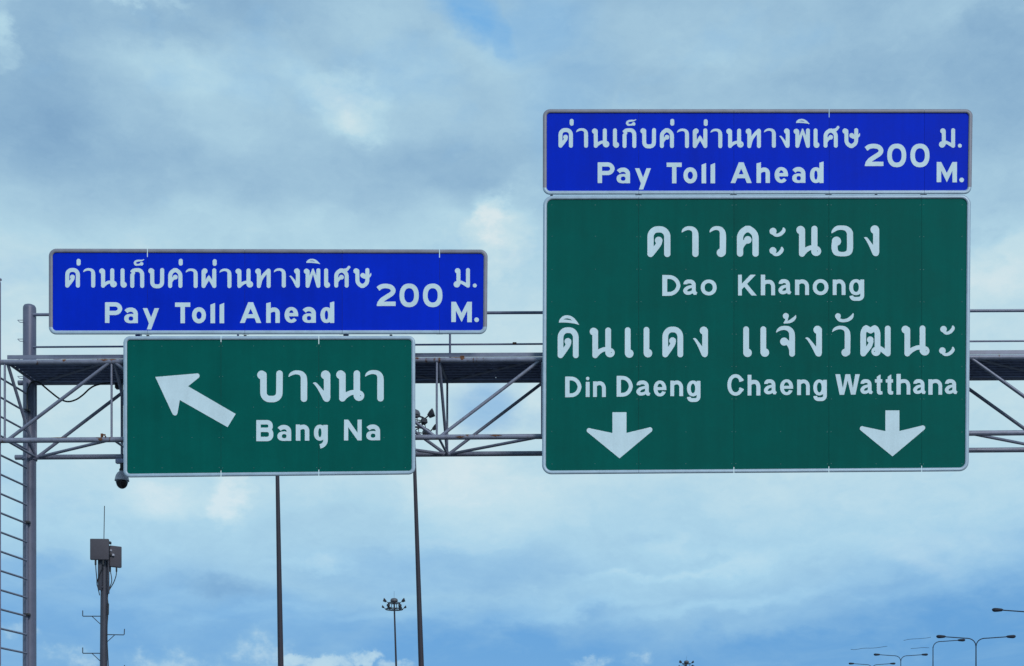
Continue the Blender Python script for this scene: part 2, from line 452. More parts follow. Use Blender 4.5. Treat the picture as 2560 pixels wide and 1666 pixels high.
# ------------------------------------------------------------------ ground and road (below the frame)
def sheet(name, x0, x1, y0, y1, z, mat, kind='structure'):
    bm = bmesh.new()
    bm.faces.new([bm.verts.new(p) for p in ((x0, y0, z), (x1, y0, z), (x1, y1, z), (x0, y1, z))])
    return from_bm(name, bm, MAT[mat], None, False, kind=kind)
sheet('ground', -6000, 6000, -6000, 6000, -0.13, 'ground')
sheet('road', -7.0, 10.5, -120, 900, -0.004, 'asphalt')
for i, x in enumerate((-6.6, 10.1)):
    bm = bmesh.new(); add_box(bm, (x - 0.06, -120, -0.0), (x + 0.06, 900, 0.002))
    from_bm('edge_line', bm, MAT['paint'], None, False, kind='structure')
bm = bmesh.new()
for x in (-2.4, 1.8, 6.0):
    for k in range(-6, 60):
        add_box(bm, (x - 0.06, k * 12.0, 0.0), (x + 0.06, k * 12.0 + 4, 0.002))
from_bm('lane_markings', bm, MAT['paint'], None, False, kind='structure')
for x0, x1 in ((-8.2, -7.0), (10.5, 11.7)):
    bm = bmesh.new(); add_box(bm, (x0, -120, -0.6), (x1, 900, 0.13))
    from_bm('kerb', bm, MAT['concrete'], None, False, kind='structure')

# ------------------------------------------------------------------ lettering engine: strokes -> outline -> mesh
def S(pts, c0='r', c1='r', r=0.5): return ('S', pts, c0, c1, r)
def T(pts, c0='r', c1='r'): return ('T', pts, c0, c1)
def D(x, y, r): return ('D', x, y, r)
def R(cx, cy, rx, ry, wx=1.0, wy=1.0, n=2.15): return ('R', cx, cy, rx, ry, wx, wy, n)
def G(*pts): return ('G', pts)
def X(*pts): return ('X', pts)
def H(x, y, r): return ('H', x, y, r)
def fl(pts): return S(pts, 'f', 'f')

def fillet(pts):
    out = []
    n = len(pts)
    for i, p in enumerate(pts):
        if len(p) < 3 or i in (0, n - 1): out.append((p[0], p[1])); continue
        a, b, c = np.array(pts[i - 1][:2], float), np.array(p[:2], float), np.array(pts[i + 1][:2], float)
        r = p[2]
        da, dc = a - b, c - b
        la, lc = np.linalg.norm(da), np.linalg.norm(dc)
        ra, rc = min(r, la * 0.97), min(r, lc * 0.97)
        pa, pc = b + da / la * ra, b + dc / lc * rc
        kk = 0.5523
        for k in range(11):
            t = k / 10
            q0, q1, q2, q3 = pa, pa + (b - pa) * kk, pc + (b - pc) * kk, pc
            out.append(tuple((1 - t) ** 3 * q0 + 3 * (1 - t) ** 2 * t * q1 + 3 * (1 - t) * t * t * q2 + t ** 3 * q3))
    return out

def superell(cx, cy, rx, ry, n, m=44):
    o = []
    for k in range(m):
        t = 2 * PI * k / m
        c, s = math.cos(t), math.sin(t)
        o.append((cx + rx * math.copysign(abs(c) ** (2 / n), c), cy + ry * math.copysign(abs(s) ** (2 / n), s)))
    return o

def lower(prims, A, w):
    sx, sy, tx, ty = A
    f = lambda x, y: (x * sx + tx, y * sy + ty)
    out = []
    for p in prims:
        k = p[0]
        if k == 'S':
            pts = [f(*q) for q in fillet(p[1])]
            out.append(('seg', np.array(pts), np.full(len(pts), p[4] * w), p[2], p[3]))
        elif k == 'T':
            q = catmull([(a, b, c) for a, b, c in p[1]], 7)
            pts = np.array([f(a, b) for a, b, _ in q])
            out.append(('seg', pts, np.maximum(q[:, 2] * w, 0.05), p[2], p[3]))
        elif k == 'D':
            out.append(('seg', np.array([f(p[1], p[2])]), np.array([p[3] * w]), 'r', 'r'))
        elif k == 'H':
            out.append(('hole', np.array([f(p[1], p[2])]), p[3] * w))
        elif k == 'R':
            c = f(p[1], p[2]); rx, ry = p[3] * sx, p[4] * sy
            out.append(('ring', np.array(superell(*c, rx, ry, p[7])), np.array(superell(*c, max(rx - p[5] * w, 0.2), max(ry - p[6] * w, 0.2), p[7]))))
        elif k == 'G': out.append(('poly', np.array([f(*q) for q in p[1]])))
        elif k == 'X': out.append(('sub', np.array([f(*q) for q in p[1]])))
    return out

def bounds(low):
    pts = []
    for o in low:
        if o[0] == 'seg':
            p, r = o[1], o[2]
            if len(p) == 1:
                pts += [p[0] + (r[0], r[0]), p[0] - (r[0], r[0])]; continue
            d = np.gradient(p, axis=0); d /= np.maximum(np.linalg.norm(d, axis=1, keepdims=True), 1e-9)
            nrm = np.stack([-d[:, 1], d[:, 0]], 1)
            pts += list(p + nrm * r[:, None]) + list(p - nrm * r[:, None])
            for e, c in ((0, o[3]), (-1, o[4])):
                if c == 'r': pts += [p[e] + (r[e], r[e]), p[e] - (r[e], r[e])]
        elif o[0] in ('ring', 'poly'): pts += list(o[1])
    pts = np.array(pts)
    return pts.min(0), pts.max(0)

def sd_poly(px, py, v):
    d = np.full(px.shape, 1e9); ins = np.zeros(px.shape, bool)
    n = len(v)
    for i in range(n):
        a, b = v[i], v[(i + 1) % n]
        ex, ey = b - a
        wx, wy = px - a[0], py - a[1]
        t = np.clip((wx * ex + wy * ey) / max(ex * ex + ey * ey, 1e-12), 0, 1)
        d = np.minimum(d, (wx - ex * t) ** 2 + (wy - ey * t) ** 2)
        c = (a[1] > py) != (b[1] > py)
        if ey != 0: ins ^= c & (px < (py - a[1]) * ex / ey + a[0])
    d = np.sqrt(d)
    return np.where(ins, -d, d)

def sd_seg(px, py, p, r, c0, c1):
    if len(p) == 1: return np.hypot(px - p[0, 0], py - p[0, 1]) - r[0]
    d = np.full(px.shape, 1e9)
    for i in range(len(p) - 1):
        a, b = p[i], p[i + 1]
        ex, ey = b - a
        L2 = ex * ex + ey * ey
        if L2 < 1e-12: continue
        t = np.clip(((px - a[0]) * ex + (py - a[1]) * ey) / L2, 0, 1)
        d = np.minimum(d, np.hypot(px - a[0] - ex * t, py - a[1] - ey * t) - (r[i] + (r[i + 1] - r[i]) * t))
    for e, nx, c in ((0, 1, c0), (-1, -2, c1)):
        if c == 'f':
            dr = p[e] - p[nx]; dr = dr / np.linalg.norm(dr)
            hp = (px - p[e, 0]) * dr[0] + (py - p[e, 1]) * dr[1]
            near = np.hypot(px - p[e, 0], py - p[e, 1]) < r[e] * 1.9
            d = np.where(near, np.maximum(d, hp), d)
    return d

def trace(low, step):
    lo, hi = bounds(low)
    x = np.arange(lo[0] - 2 * step, hi[0] + 2.5 * step, step); y = np.arange(lo[1] - 2 * step, hi[1] + 2.5 * step, step)
    px, py = np.meshgrid(x + 0.013, y + 0.017)
    f = np.full(px.shape, 1e3)
    for o in low:
        if o[0] == 'seg': f = np.minimum(f, sd_seg(px, py, *o[1:]))
        elif o[0] == 'ring': f = np.minimum(f, np.maximum(sd_poly(px, py, o[1]), -sd_poly(px, py, o[2])))
        elif o[0] == 'poly': f = np.minimum(f, sd_poly(px, py, o[1]))
        elif o[0] == 'sub': f = np.maximum(f, -sd_poly(px, py, o[1]))
        elif o[0] == 'hole': f = np.maximum(f, o[2] - np.hypot(px - o[1][0, 0], py - o[1][0, 1]))
    f = np.where(np.abs(f) < 1e-6, 1e-6, f)
    ins = f < 0
    cfg = ins[:-1, :-1] * 1 + ins[:-1, 1:] * 2 + ins[1:, 1:] * 4 + ins[1:, :-1] * 8
    jj, ii = np.nonzero((cfg > 0) & (cfg < 15))
    TAB = {1: [(3, 0)], 2: [(0, 1)], 3: [(3, 1)], 4: [(1, 2)], 5: [(3, 0), (1, 2)], 6: [(0, 2)], 7: [(3, 2)],
           8: [(2, 3)], 9: [(2, 0)], 10: [(0, 1), (2, 3)], 11: [(2, 1)], 12: [(1, 3)], 13: [(1, 0)], 14: [(0, 3)]}
    nxt, pos = {}, {}
    def ekey(j, i, e): return (('h', j, i), ('v', j, i + 1), ('h', j + 1, i), ('v', j, i))[e]
    def epos(k):
        t_, j, i = k
        if t_ == 'h':
            a, b = f[j, i], f[j, i + 1]; t = a / (a - b)
            return (px[j, i] + t * step, py[j, i])
        a, b = f[j, i], f[j + 1, i]; t = a / (a - b)
        return (px[j, i], py[j, i] + t * step)
    for j, i in zip(jj.tolist(), ii.tolist()):
        for a, b in TAB[int(cfg[j, i])]:
            nxt[ekey(j, i, a)] = ekey(j, i, b)
    loops, seen = [], set()
    for k0 in nxt:
        if k0 in seen: continue
        lp, k = [], k0
        while k not in seen and k in nxt:
            seen.add(k); lp.append(epos(k)); k = nxt[k]
        if len(lp) > 7: loops.append(np.array(lp))
    return loops

def simplify(lp, tol):
    n = len(lp)
    far = int(np.argmax(np.hypot(*(lp - lp[0]).T)))
    keep = {0, far}
    st = [(0, far), (far, n)]
    while st:
        a, b = st.pop()
        if b - a < 2: continue
        pa, pb = lp[a], lp[b % n]
        d = pb - pa; L = np.hypot(*d)
        q = lp[a + 1:b] - pa
        dist = np.abs(q[:, 0] * d[1] - q[:, 1] * d[0]) / L if L > 1e-9 else np.hypot(*q.T)
        m = int(np.argmax(dist))
        if dist[m] > tol:
            keep.add(a + 1 + m); st += [(a, a + 1 + m), (a + 1 + m, b)]
    return lp[sorted(keep)]

def outline(prims, box, w, step=0.5):
    """box = target (left, right, top, bottom) in photo px, w = stroke width in photo px"""
    A = [1, 1, 0, 0]
    s0, s1 = bounds(lower(prims, (1, 1, 0, 0), 20.0))
    A = [(box[1] - box[0]) / (s1[0] - s0[0]), (box[3] - box[2]) / (s1[1] - s0[1]), box[0], box[2]]
    for _ in range(6):
        lo, hi = bounds(lower(prims, A, w))
        kx, ky = (box[1] - box[0]) / (hi[0] - lo[0]), (box[3] - box[2]) / (hi[1] - lo[1])
        A = [A[0] * kx, A[1] * ky, (A[2] - lo[0]) * kx + box[0], (A[3] - lo[1]) * ky + box[2]]
    return [simplify(l, 0.06) for l in trace(lower(prims, A, w), step)]

def plate(name, loops, Y, th, mat, parent, fn=None):
    """flat plate facing the camera at distance Y with thickness th; loops in photo px"""
    bm = bmesh.new()
    vs = [[P(*(fn(p) if fn else p), Y) for p in l] for l in loops]
    flat = [v for l in vs for v in l]
    fr = [bm.verts.new(v) for v in flat]
    off = Vector((0, th, 0))
    bk = [bm.verts.new(v + off) for v in flat]
    offs = [0]
    for l in vs: offs.append(offs[-1] + len(l))
    def inside(pt, l):
        c = False
        for (x1, y1), (x2, y2) in zip(l, np.roll(l, -1, axis=0)):
            if (y1 > pt[1]) != (y2 > pt[1]) and pt[0] < (pt[1] - y1) * (x2 - x1) / (y2 - y1) + x1: c = not c
        return c
    L2 = [np.array(l) for l in loops]
    depth = [sum(1 for j in range(len(L2)) if j != i and inside(L2[i][0], L2[j])) for i in range(len(L2))]
    for i in range(len(L2)):
        if depth[i] % 2: continue
        grp = [i] + [j for j in range(len(L2)) if depth[j] == depth[i] + 1 and inside(L2[j][0], L2[i])]
        idx = [offs[g] + k for g in grp for k in range(len(vs[g]))]
        for t in tessellate_polygon([[Vector((v.x, v.z, 0)) for v in vs[g]] for g in grp]):
            try: bm.faces.new([fr[idx[k]] for k in t])
            except ValueError: pass
    i0 = 0
    for l in vs:
        n = len(l)
        for k in range(n):
            a, b = i0 + k, i0 + (k + 1) % n
            bm.faces.new((fr[a], fr[b], bk[b], bk[a]))
        i0 += n
    return from_bm(name, bm, mat, parent, smooth=False)

# ---- Thai letters (units: letter height 100)
TH = {}
TH['do'] = [S([(10, 90), (10, 10.5, 24), (65, 10.5, 24), (65, 90)]), T([(11, 89, .5), (24, 75, .44), (37, 58, .42), (41, 48, .38)]), D(36.7, 46.4, .6)]
AA = [(2.5, 19, .06), (8, 12, .22), (17, 7, .29), (27, 6, .31), (38, 9.5, .37), (44.5, 19, .45), (45.8, 32, .5)]
TH['aa'] = [T(AA + [(45.8, 60, .5), (45.8, 90, .5)])]
TH['wo'] = [T(AA + [(45.8, 60, .5), (45.3, 86, .5)]), D(39.5, 86, .68)]
KH = [S([(10.2, 90), (10.2, 11, 30), (61, 11, 30), (61, 90)]), D(35.7, 46, .6), T([(34, 49, .42), (26, 53, .38), (17, 62, .42), (11, 72, .45)])]
TH['kho'] = KH
TH['so'] = KH + [T([(50, 11, .45), (61, 7, .4), (68, 0, .33), (71, -5, .33)]), D(72, -6, .36)]
def curl(dx, dy, k): return [D(dx + 12 * k, dy + 12.5, .57), T([(dx + 12 * k, dy + 15, .3), (dx + 17 * k, dy + 22.5, .28), (dx + 25 * k, dy + 25, .26), (dx + 36 * k, dy + 20.5, .3), (dx + 45 * k, dy + 10.5, .29), (dx + 44.5 * k, dy + 3.5, .16)])]
TH['curl_up'] = curl(0, 0, 1)
TH['curl_low'] = curl(0, 63, .9)
NO_LINK = [T([(18.5, 89, .5), (30, 79, .42), (42, 72, .38), (54, 70, .38)])]
TH['no'] = [D(13.6, 14, .68), S([(18.5, 14), (18.5, 90)]), S([(58.2, 10), (58.2, 82)]), D(64, 81.5, .81)] + NO_LINK + [H(68, 81.3, .075)]
TH['oang'] = [T([(3, 24, .08), (9, 16.5, .26), (20, 9, .36), (35, 7.5, .36), (50, 11, .42), (59.5, 22, .5), (60.5, 36, .5), (60.5, 74, .5), (56, 87, .46), (45, 92, .37), (28, 92, .37), (16.5, 87, .46), (12, 75, .5), (12, 60, .5), (14, 53, .5)]), D(17.8, 51, .75)]
TH['ngo'] = [D(35, 14, .7), S([(39.4, 14), (39.4, 86)]), T([(2, 40.5, .06), (8, 42.5, .2), (18, 57, .27), (28, 74, .38), (36, 88, .48), (38.5, 90, .5)])]
TH['e'] = [S([(9.4, 9.5), (9.4, 85)]), D(14.8, 85.5, .74)]
TH['i'] = [G((205, 203), (210, 178), (222, 158), (242, 138), (265, 127), (295, 123), (325, 128), (350, 140), (375, 160), (398, 188), (425, 228), (380, 215), (330, 207), (285, 203), (240, 202)),
           X((252, 168), (272, 160), (298, 158), (325, 165), (350, 182), (322, 176), (290, 171))]
TH['cho'] = [T([(2.5, 21, .06), (8, 14, .22), (17, 8.5, .33), (28, 7, .36), (40, 9.5, .42), (49, 19, .47), (51.5, 32, .5), (51.5, 60, .5), (51.5, 90.5, .5)]), D(26.7, 51, .7), T([(28, 51, .5), (38, 55, .44), (46, 65, .45), (51.5, 78, .5)])]
TH['tho_mark'] = [D(352, 130, .52), T([(356, 138, .3), (361, 158, .24), (352, 180, .2), (336, 198, .13)]), T([(336, 198, .12), (362, 193, .19), (395, 184, .27), (425, 167, .3), (447, 145, .22), (456, 123, .04)])]
TH['han'] = [D(897, 128, .5), T([(894, 140, .33), (912, 165, .29), (950, 175, .27), (1000, 165, .3), (1035, 140, .29), (1050, 112, .14), (1053, 97, .03)])]
TH['tho_phuthao'] = [S([(9, 91), (9, 14, 14), (19, 8, 5), (33, 16.5), (46, 8, 5), (56, 14, 14), (56, 85)]), D(51, 84, .8), S([(89.5, 9.5), (89.5, 91)]), T([(56, 72, .4), (66, 75, .4), (78, 84, .42), (88, 91, .45)]), D(32, 46, .57), T([(9, 91, .5), (20, 79, .45), (30, 66, .42), (36, 52, .36)]), H(46, 84, .085)]
TH['ek'] = [S([(0, 0), (0, 34)])]
TH['ko'] = [S([(917, 453), (917, 340)]), T([(917, 340, .48), (926, 326, .38), (934, 316, .3)]), T([(936, 320, .26), (922, 310, .26), (908, 301, .26)]), T([(908, 301, .26), (930, 291, .42), (960, 287, .46), (995, 291, .48), (1017, 315, .5), (1021, 345, .5), (1021, 400, .5), (1021, 453, .5)])]
TH['tai'] = [T([(1040, 172, .06), (1015, 182, .2), (985, 183, .25), (956, 190, .28), (945, 206, .3), (955, 222, .3), (980, 224, .22), (1000, 220, .3)]), D(1014, 215, .48)]
TH['bo'] = [D(1115, 294, .68), S([(1127, 292), (1127, 400), (1129, 458, 40), (1230, 458, 40), (1232, 400), (1233, 285)])]
TH['pho_phueng'] = [D(1688, 298, .68), S([(1675, 300), (1675, 455)]), S([(1788, 290), (1788, 455)]), T([(1675, 455, .5), (1703, 412, .4), (1731, 366, .4)]), T([(1788, 455, .5), (1760, 412, .4), (1731, 366, .4)]), G((1712, 372), (1731, 338), (1750, 372))]
TH['tho'] = [D(2256, 299, .7), S([(2265, 300), (2265, 455)]), S([(2368, 294), (2368, 455)]), T([(2268, 440, .5), (2285, 388, .44), (2320, 335, .42), (2352, 303, .45), (2366, 292, .5)])]
TH['pho'] = [D(463, 288, .68), S([(474, 288), (474, 436)]), S([(582, 278), (582, 436)]), T([(474, 436, .5), (500, 360, .38), (526, 284, .3), (528, 268, .2)]), T([(582, 436, .5), (556, 360, .38), (530, 284, .3), (528, 268, .2)])]
TH['so_bo'] = [D(972, 285, .68), S([(985, 284), (985, 438, 60), (1086, 438, 60), (1086, 275)]), D(1040, 330, .62), T([(1040, 338, .45), (1060, 352, .3), (1092, 348, .32), (1115, 328, .24), (1123, 306, .04)])]
TH['mo'] = [D(1994, 285, .68), S([(2003, 287), (2003, 420)]), D(1986, 424, .8), S([(2100, 277), (2100, 438)]), T([(2003, 402, .36), (2030, 402, .38), (2065, 420, .42), (2098, 437, .48)])]
TH['dot'] = [D(0, 0, .5)]
# ---- Latin letters, road-sign face
LA = {}
LA['P'] = [G((0, 0), (21, 0), (21, 100), (0, 100)), fl([(5, 10), (71, 10, 23), (71, 51.5, 23), (5, 51.5)])]
LA['a'] = [fl([(11, 27), (24, 13.5, 12), (70.5, 13.5, 28), (70.5, 100)]), R(41, 70.5, 41, 30, 1.0, .6, 2.4)]
LA['y'] = [G((1027, 697), (1075, 697), (1115, 797), (1152, 697), (1200, 697), (1116, 927), (1070, 927), (1092, 862))]
LA['T'] = [G((0, 0), (100, 0), (100, 21), (65, 21), (65, 100), (36, 100), (36, 21), (0, 21))]
LA['o'] = [R(50, 50, 50, 50, 1, 1, 2.1)]
LA['l'] = [G((1748, 660), (1797, 640), (1797, 858), (1748, 858))]
LA['A'] = [G((2150, 633), (2203, 633), (2290, 857), (2238, 857), (2218, 805), (2134, 805), (2113, 857), (2062, 857)), X((2176, 702), (2203, 762), (2150, 762))]
LA['h'] = [G((47, 622), (93, 610), (93, 825), (47, 825)), fl([(72, 712), (100, 687, 25), (163, 687, 36), (163, 825)])]
LA['e'] = [R(306, 742.5, 69, 82.5, 1, .75, 2.1), G((255, 722), (374, 722), (375, 757), (255, 757)), X((283, 757), (385, 757), (385, 797), (361, 797), (335, 774), (315, 785), (297, 778))]
LA['d'] = [R(667, 744.5, 62, 82.5, 1, .78, 2.2), G((703, 615), (747, 602), (747, 827), (703, 827))]
LA['2'] = [T([(1188, 472, .5), (1222, 447, .5), (1272, 440, .5), (1322, 452, .5), (1347, 488, .5), (1330, 525, .5), (1280, 560, .5), (1228, 598, .5), (1203, 640, .5), (1199, 672, .5)], 'f', 'f'),
           G((1176, 661.5), (1184, 613), (1372, 613), (1372, 661.5)), X((1150, 662), (1400, 662), (1400, 720), (1150, 720))]
LA['0'] = [R(50, 50, 50, 50, 1, 1, 2.3)]
LA['M'] = [G((1928, 607), (1975, 607), (2034, 722), (2092, 607), (2140, 607), (2139, 820), (2092, 820), (2092, 698), (2034, 819), (1975, 698), (1975, 818), (1928, 818))]
LA['B'] = [G((192, 802), (243, 802), (243, 1048), (192, 1048)), fl([(205, 827), (357, 827, 38), (357, 915, 38), (205, 915)]), fl([(205, 915), (364, 915, 46), (364, 1023, 46), (205, 1023)])]
LA['n'] = [G((655, 855), (700, 855), (708, 868), (708, 1043), (655, 1043)), fl([(685, 905), (715, 882, 26), (785, 882, 44), (785, 1043)])]
LA['g'] = [R(937, 950, 70, 95, 1, .8, 2.2), fl([(1003, 858), (1003, 1100, 62), (938, 1112)])]
LA['N'] = [G((1222, 797), (1270, 797), (1378, 950), (1378, 797), (1427, 797), (1427, 1040), (1380, 1040), (1270, 885), (1270, 1040), (1220, 1040))]
# ---- Latin letters, grotesque face of the big green sign
GR = {}
GR['D'] = [G((0, 0), (23, 0), (23, 100), (0, 100)), fl([(6, 9.5), (75.5, 9.5, 44), (75.5, 90.5, 44), (6, 90.5)])]
GR['a'] = [fl([(15, 31), (15, 12.5, 18), (70, 12.5, 24), (70, 84, 12), (86, 96)]), T([(70, 42, .28), (52, 46, .36), (27, 55, .44), (13.5, 72, .5), (21, 86.5, .46), (38, 89, .43), (56, 83, .38), (70, 70, .32)]), X((50, 100.3), (100, 100.3), (100, 140), (50, 140)), G((76, 88), (88, 93), (88, 100), (78, 100))]
GR['o'] = [R(50, 50, 50, 50, 1, .9, 2.1)]
GR['K'] = [G((0, 0), (20, 0), (20, 43), (66, 0), (95, 0), (48, 44), (100, 100), (72, 100), (33, 58), (20, 70), (20, 100), (0, 100))]
GR['h'] = [G((0, 0), (30, 0), (30, 100), (0, 100)), fl([(16, 45), (30, 34.5, 14), (85, 34.5, 26), (85, 100)])]
GR['n'] = [G((0, 2), (28, 2), (30, 12), (30, 100), (0, 100)), fl([(16, 28), (32, 13, 16), (85, 13, 32), (85, 100)])]
GR['g'] = [R(1655, 917, 63, 85, 1, .82, 2.15), fl([(1714, 836), (1714, 1042, 36), (1616, 1042, 28), (1612, 1008)])]
GR['i'] = [G((495, 845), (537, 845), (537, 1008), (495, 1008)), D(516, 808, .46)]
GR['e'] = [R(1298, 917, 68, 85, 1, .8, 2.1), G((1250, 902), (1366, 902), (1367, 934), (1250, 934)), X((1275, 934), (1385, 934), (1385, 955), (1365, 955), (1325, 947), (1305, 966), (1285, 958))]
GR['C'] = [R(2116, 877.5, 88, 115.5, 1, .9, 2.1), X((2130, 870), (2162, 846), (2220, 826), (2240, 877), (2220, 928), (2164, 904), (2130, 885)), G((2150, 835), (2192, 806), (2205, 828), (2160, 845)), G((2150, 915), (2162, 903), (2205, 924), (2195, 948))]
GR['W'] = [G((870, 735), (920, 735), (948, 880), (975, 735), (1025, 735), (1053, 880), (1078, 735), (1125, 735), (1080, 948), (1033, 948), (998, 800), (962, 950), (915, 950))]
GR['t'] = [G((1303, 762), (1335, 740), (1342, 740), (1342, 787), (1360, 787), (1360, 822), (1342, 822), (1342, 905), (1352, 913), (1362, 912), (1362, 943), (1340, 948), (1318, 944), (1306, 930), (1303, 908), (1303, 822), (1283, 822), (1283, 787), (1303, 787))]

REG = {'R1': (1350, 260, 4.3273), 'R2': (1880, 260, 4.1754), 'R3': (1350, 480, 4.3273), 'R4': (1880, 480, 4.1754),
       'R5': (1350, 760, 4.3273), 'R6': (1880, 760, 4.1754), 'R7': (1350, 980, 4.3273), 'R8': (1880, 980, 4.1754),
       'L3': (290, 830, 4.0769), 'L4': (600, 880, 4.6935)}

def glyph(reg, prims, l, r, t, b, w):
    x0, y0, s = REG[reg]
    return outline(prims, (l / s + x0, r / s + x0, t / s + y0, b / s + y0), w / s)

def run(reg, lib, items, w):
    return [glyph(reg, lib[k], l, r, t, b, w) for k, l, r, t, b in items]

# ---- the writing of each sign
toll = []
toll += run('R1', TH, [('do', 200, 356, 262, 475), ('ek', 324, 361, 163, 237), ('aa', 391, 520, 264, 475), ('no', 562, 750, 266, 476),
                       ('e', 789, 856, 266, 476), ('ko', 893, 1042, 264, 478), ('bo', 1086, 1255, 263, 482), ('kho', 1297, 1449, 264, 478),
                       ('ek', 1413, 1449, 163, 237), ('aa', 1483, 1612, 268, 479), ('pho_phueng', 1653, 1810, 266, 479), ('ek', 1775, 1811, 167, 240),
                       ('aa', 1844, 1972, 269, 480), ('no', 2015, 2203, 268, 478), ('tho', 2225, 2390, 268, 479)], 43)
toll += run('R1', TH, [('tai', 930, 1043, 168, 238)], 40)
toll += run('R2', TH, [('aa', 125, 249, 256, 459), ('ngo', 285, 393, 257, 460), ('pho', 434, 604, 257, 460), ('e', 643, 704, 257, 460),
                       ('so', 747, 913, 230, 458), ('so_bo', 944, 1128, 254, 461)], 41)
toll += run('R2', TH, [('i', 458, 604, 157, 213)], 41)
toll += run('R1', LA, [('P', 624, 806, 633, 857), ('a', 829, 974, 690, 860), ('y', 1027, 1200, 697, 927), ('T', 1370, 1533, 636, 860),
                       ('o', 1552, 1700, 687, 861), ('l', 1748, 1797, 640, 860), ('l', 1845, 1894, 640, 860), ('A', 2062, 2290, 633, 857)], 46)
toll += run('R2', LA, [('h', 47, 187, 610, 826), ('e', 236, 376, 660, 826), ('a', 420, 558, 660, 826), ('d', 605, 747, 602, 827)], 45)
toll += run('R2', LA, [('2', 1176, 1372, 417, 662), ('0', 1412, 1610, 416, 662), ('0', 1653, 1853, 416, 662)], 48)
unit = run('R2', TH, [('mo', 1952, 2120, 255, 459), ('dot', 2148, 2191, 416, 458)], 41)
unit += run('R2', LA, [('M', 1928, 2140, 607, 820)], 46) + run('R2', TH, [('dot', 2163, 2214, 770, 819)], 48)

big = run('R3', TH, [('do', 1162, 1411, 372, 706), ('aa', 1532, 1716, 372, 705), ('wo', 1834, 2013, 371, 705), ('kho', 2130, 2366, 368, 702)], 68)
big += run('R4', TH, [('curl_up', 183, 350, 372, 470), ('curl_low', 182, 331, 574, 672), ('no', 463, 722, 354, 678), ('oang', 828, 1056, 351, 674), ('ngo', 1169, 1328, 350, 672)], 64)
big += run('R5', TH, [('i', 204, 425, 123, 228), ('do', 191, 418, 254, 588), ('no', 538, 808, 256, 588), ('e', 918, 1012, 254, 584), ('e', 1121, 1214, 250, 580),
                      ('do', 1324, 1549, 247, 579), ('ngo', 1655, 1817, 246, 577), ('e', 2199, 2291, 244, 576)], 62)
big += run('R6', TH, [('e', 88, 179, 235, 553), ('cho', 251, 449, 230, 552), ('tho_mark', 322, 461, 96, 207), ('ngo', 556, 730, 229, 551), ('wo', 836, 1028, 229, 550),
                      ('han', 867, 1061, 95, 193), ('tho_phuthao', 1131, 1447, 227, 549), ('no', 1561, 1852, 226, 549), ('curl_up', 1965, 2116, 226, 322), ('curl_low', 1953, 2116, 449, 546)], 60)
big += run('R3', GR, [('D', 1323, 1517, 900, 1126), ('a', 1549, 1703, 949, 1124), ('o', 1739, 1911, 949, 1121), ('K', 2143, 2345, 897, 1122)], 42)
big += run('R4', GR, [('h', 92, 241, 865, 1080), ('a', 276, 412, 912, 1078), ('n', 449, 595, 915, 1077), ('o', 634, 798, 912, 1078), ('n', 843, 976, 914, 1077), ('g', 1015, 1171, 912, 1138)], 40.5)
big += run('R5', GR, [('D', 272, 447, 787, 1011), ('i', 495, 537, 789, 1008), ('n', 574, 712, 838, 1008), ('D', 829, 1002, 779, 1005), ('a', 1042, 1195, 830, 1003),
                      ('e', 1229, 1367, 830, 1002), ('n', 1410, 1548, 830, 999), ('g', 1590, 1736, 830, 1062), ('C', 2027, 2206, 761, 994)], 41)
# the h of Chaeng straddles the two survey crops
big.append(outline(GR['h'], (1350 + 2246 / 4.3273, 1880 + 88 / 4.1754, 760 + 768 / 4.3273, 760 + 957 / 4.1754), 43 / 4.25))
big += run('R6', GR, [('a', 125, 260, 788, 953), ('e', 293, 430, 788, 953), ('n', 471, 603, 790, 953), ('g', 640, 781, 790, 1015), ('W', 870, 1125, 735, 950), ('a', 1131, 1263, 787, 949),
                      ('t', 1283, 1362, 740, 949), ('t', 1396, 1474, 740, 949), ('h', 1508, 1653, 732, 948), ('a', 1682, 1816, 787, 949), ('n', 1841, 1985, 787, 949), ('a', 2013, 2146, 787, 949)], 38.5)
def arrow_down(x): return [G((783 + x, 221), (935 + x, 221), (935 + x, 445), (1183 + x, 385), (1207 + x, 429), (860 + x, 720), (514 + x, 437), (530 + x, 393), (783 + x, 446)), D(1189 + x, 409, 1), D(531 + x, 418, 1)]
arrows = [glyph('R7', arrow_down(0), 505, 1216, 221, 720, 26), glyph('R8', arrow_down(0), 1125, 1808, 194, 674, 25)]
bang = run('L4', TH, [('bo', 202, 502, 218, 592), ('aa', 568, 789, 218, 588), ('ngo', 856, 1060, 218, 587), ('no', 1129, 1457, 217, 584), ('aa', 1467, 1687, 214, 583)], 76)
bang += run('L4', LA, [('B', 191, 391, 801, 1049), ('a', 439, 601, 858, 1046), ('n', 655, 813, 853, 1043), ('g', 867, 1030, 855, 1135), ('N', 1220, 1428, 796, 1040), ('a', 1482, 1644, 853, 1039)], 52)
bang_arrow = [glyph('L3', [G((400, 460), (826, 424), (846, 466), (735, 555), (1220, 837), (1137, 972), (650, 695), (626, 833), (576, 838)), D(828, 448, 1), D(601, 829, 1)], 400, 1220, 424, 972, 24)]

# ------------------------------------------------------------------ signs
YS = 19.72          # distance of the sign faces

def lerp(a, b, t): return a + (b - a) * t

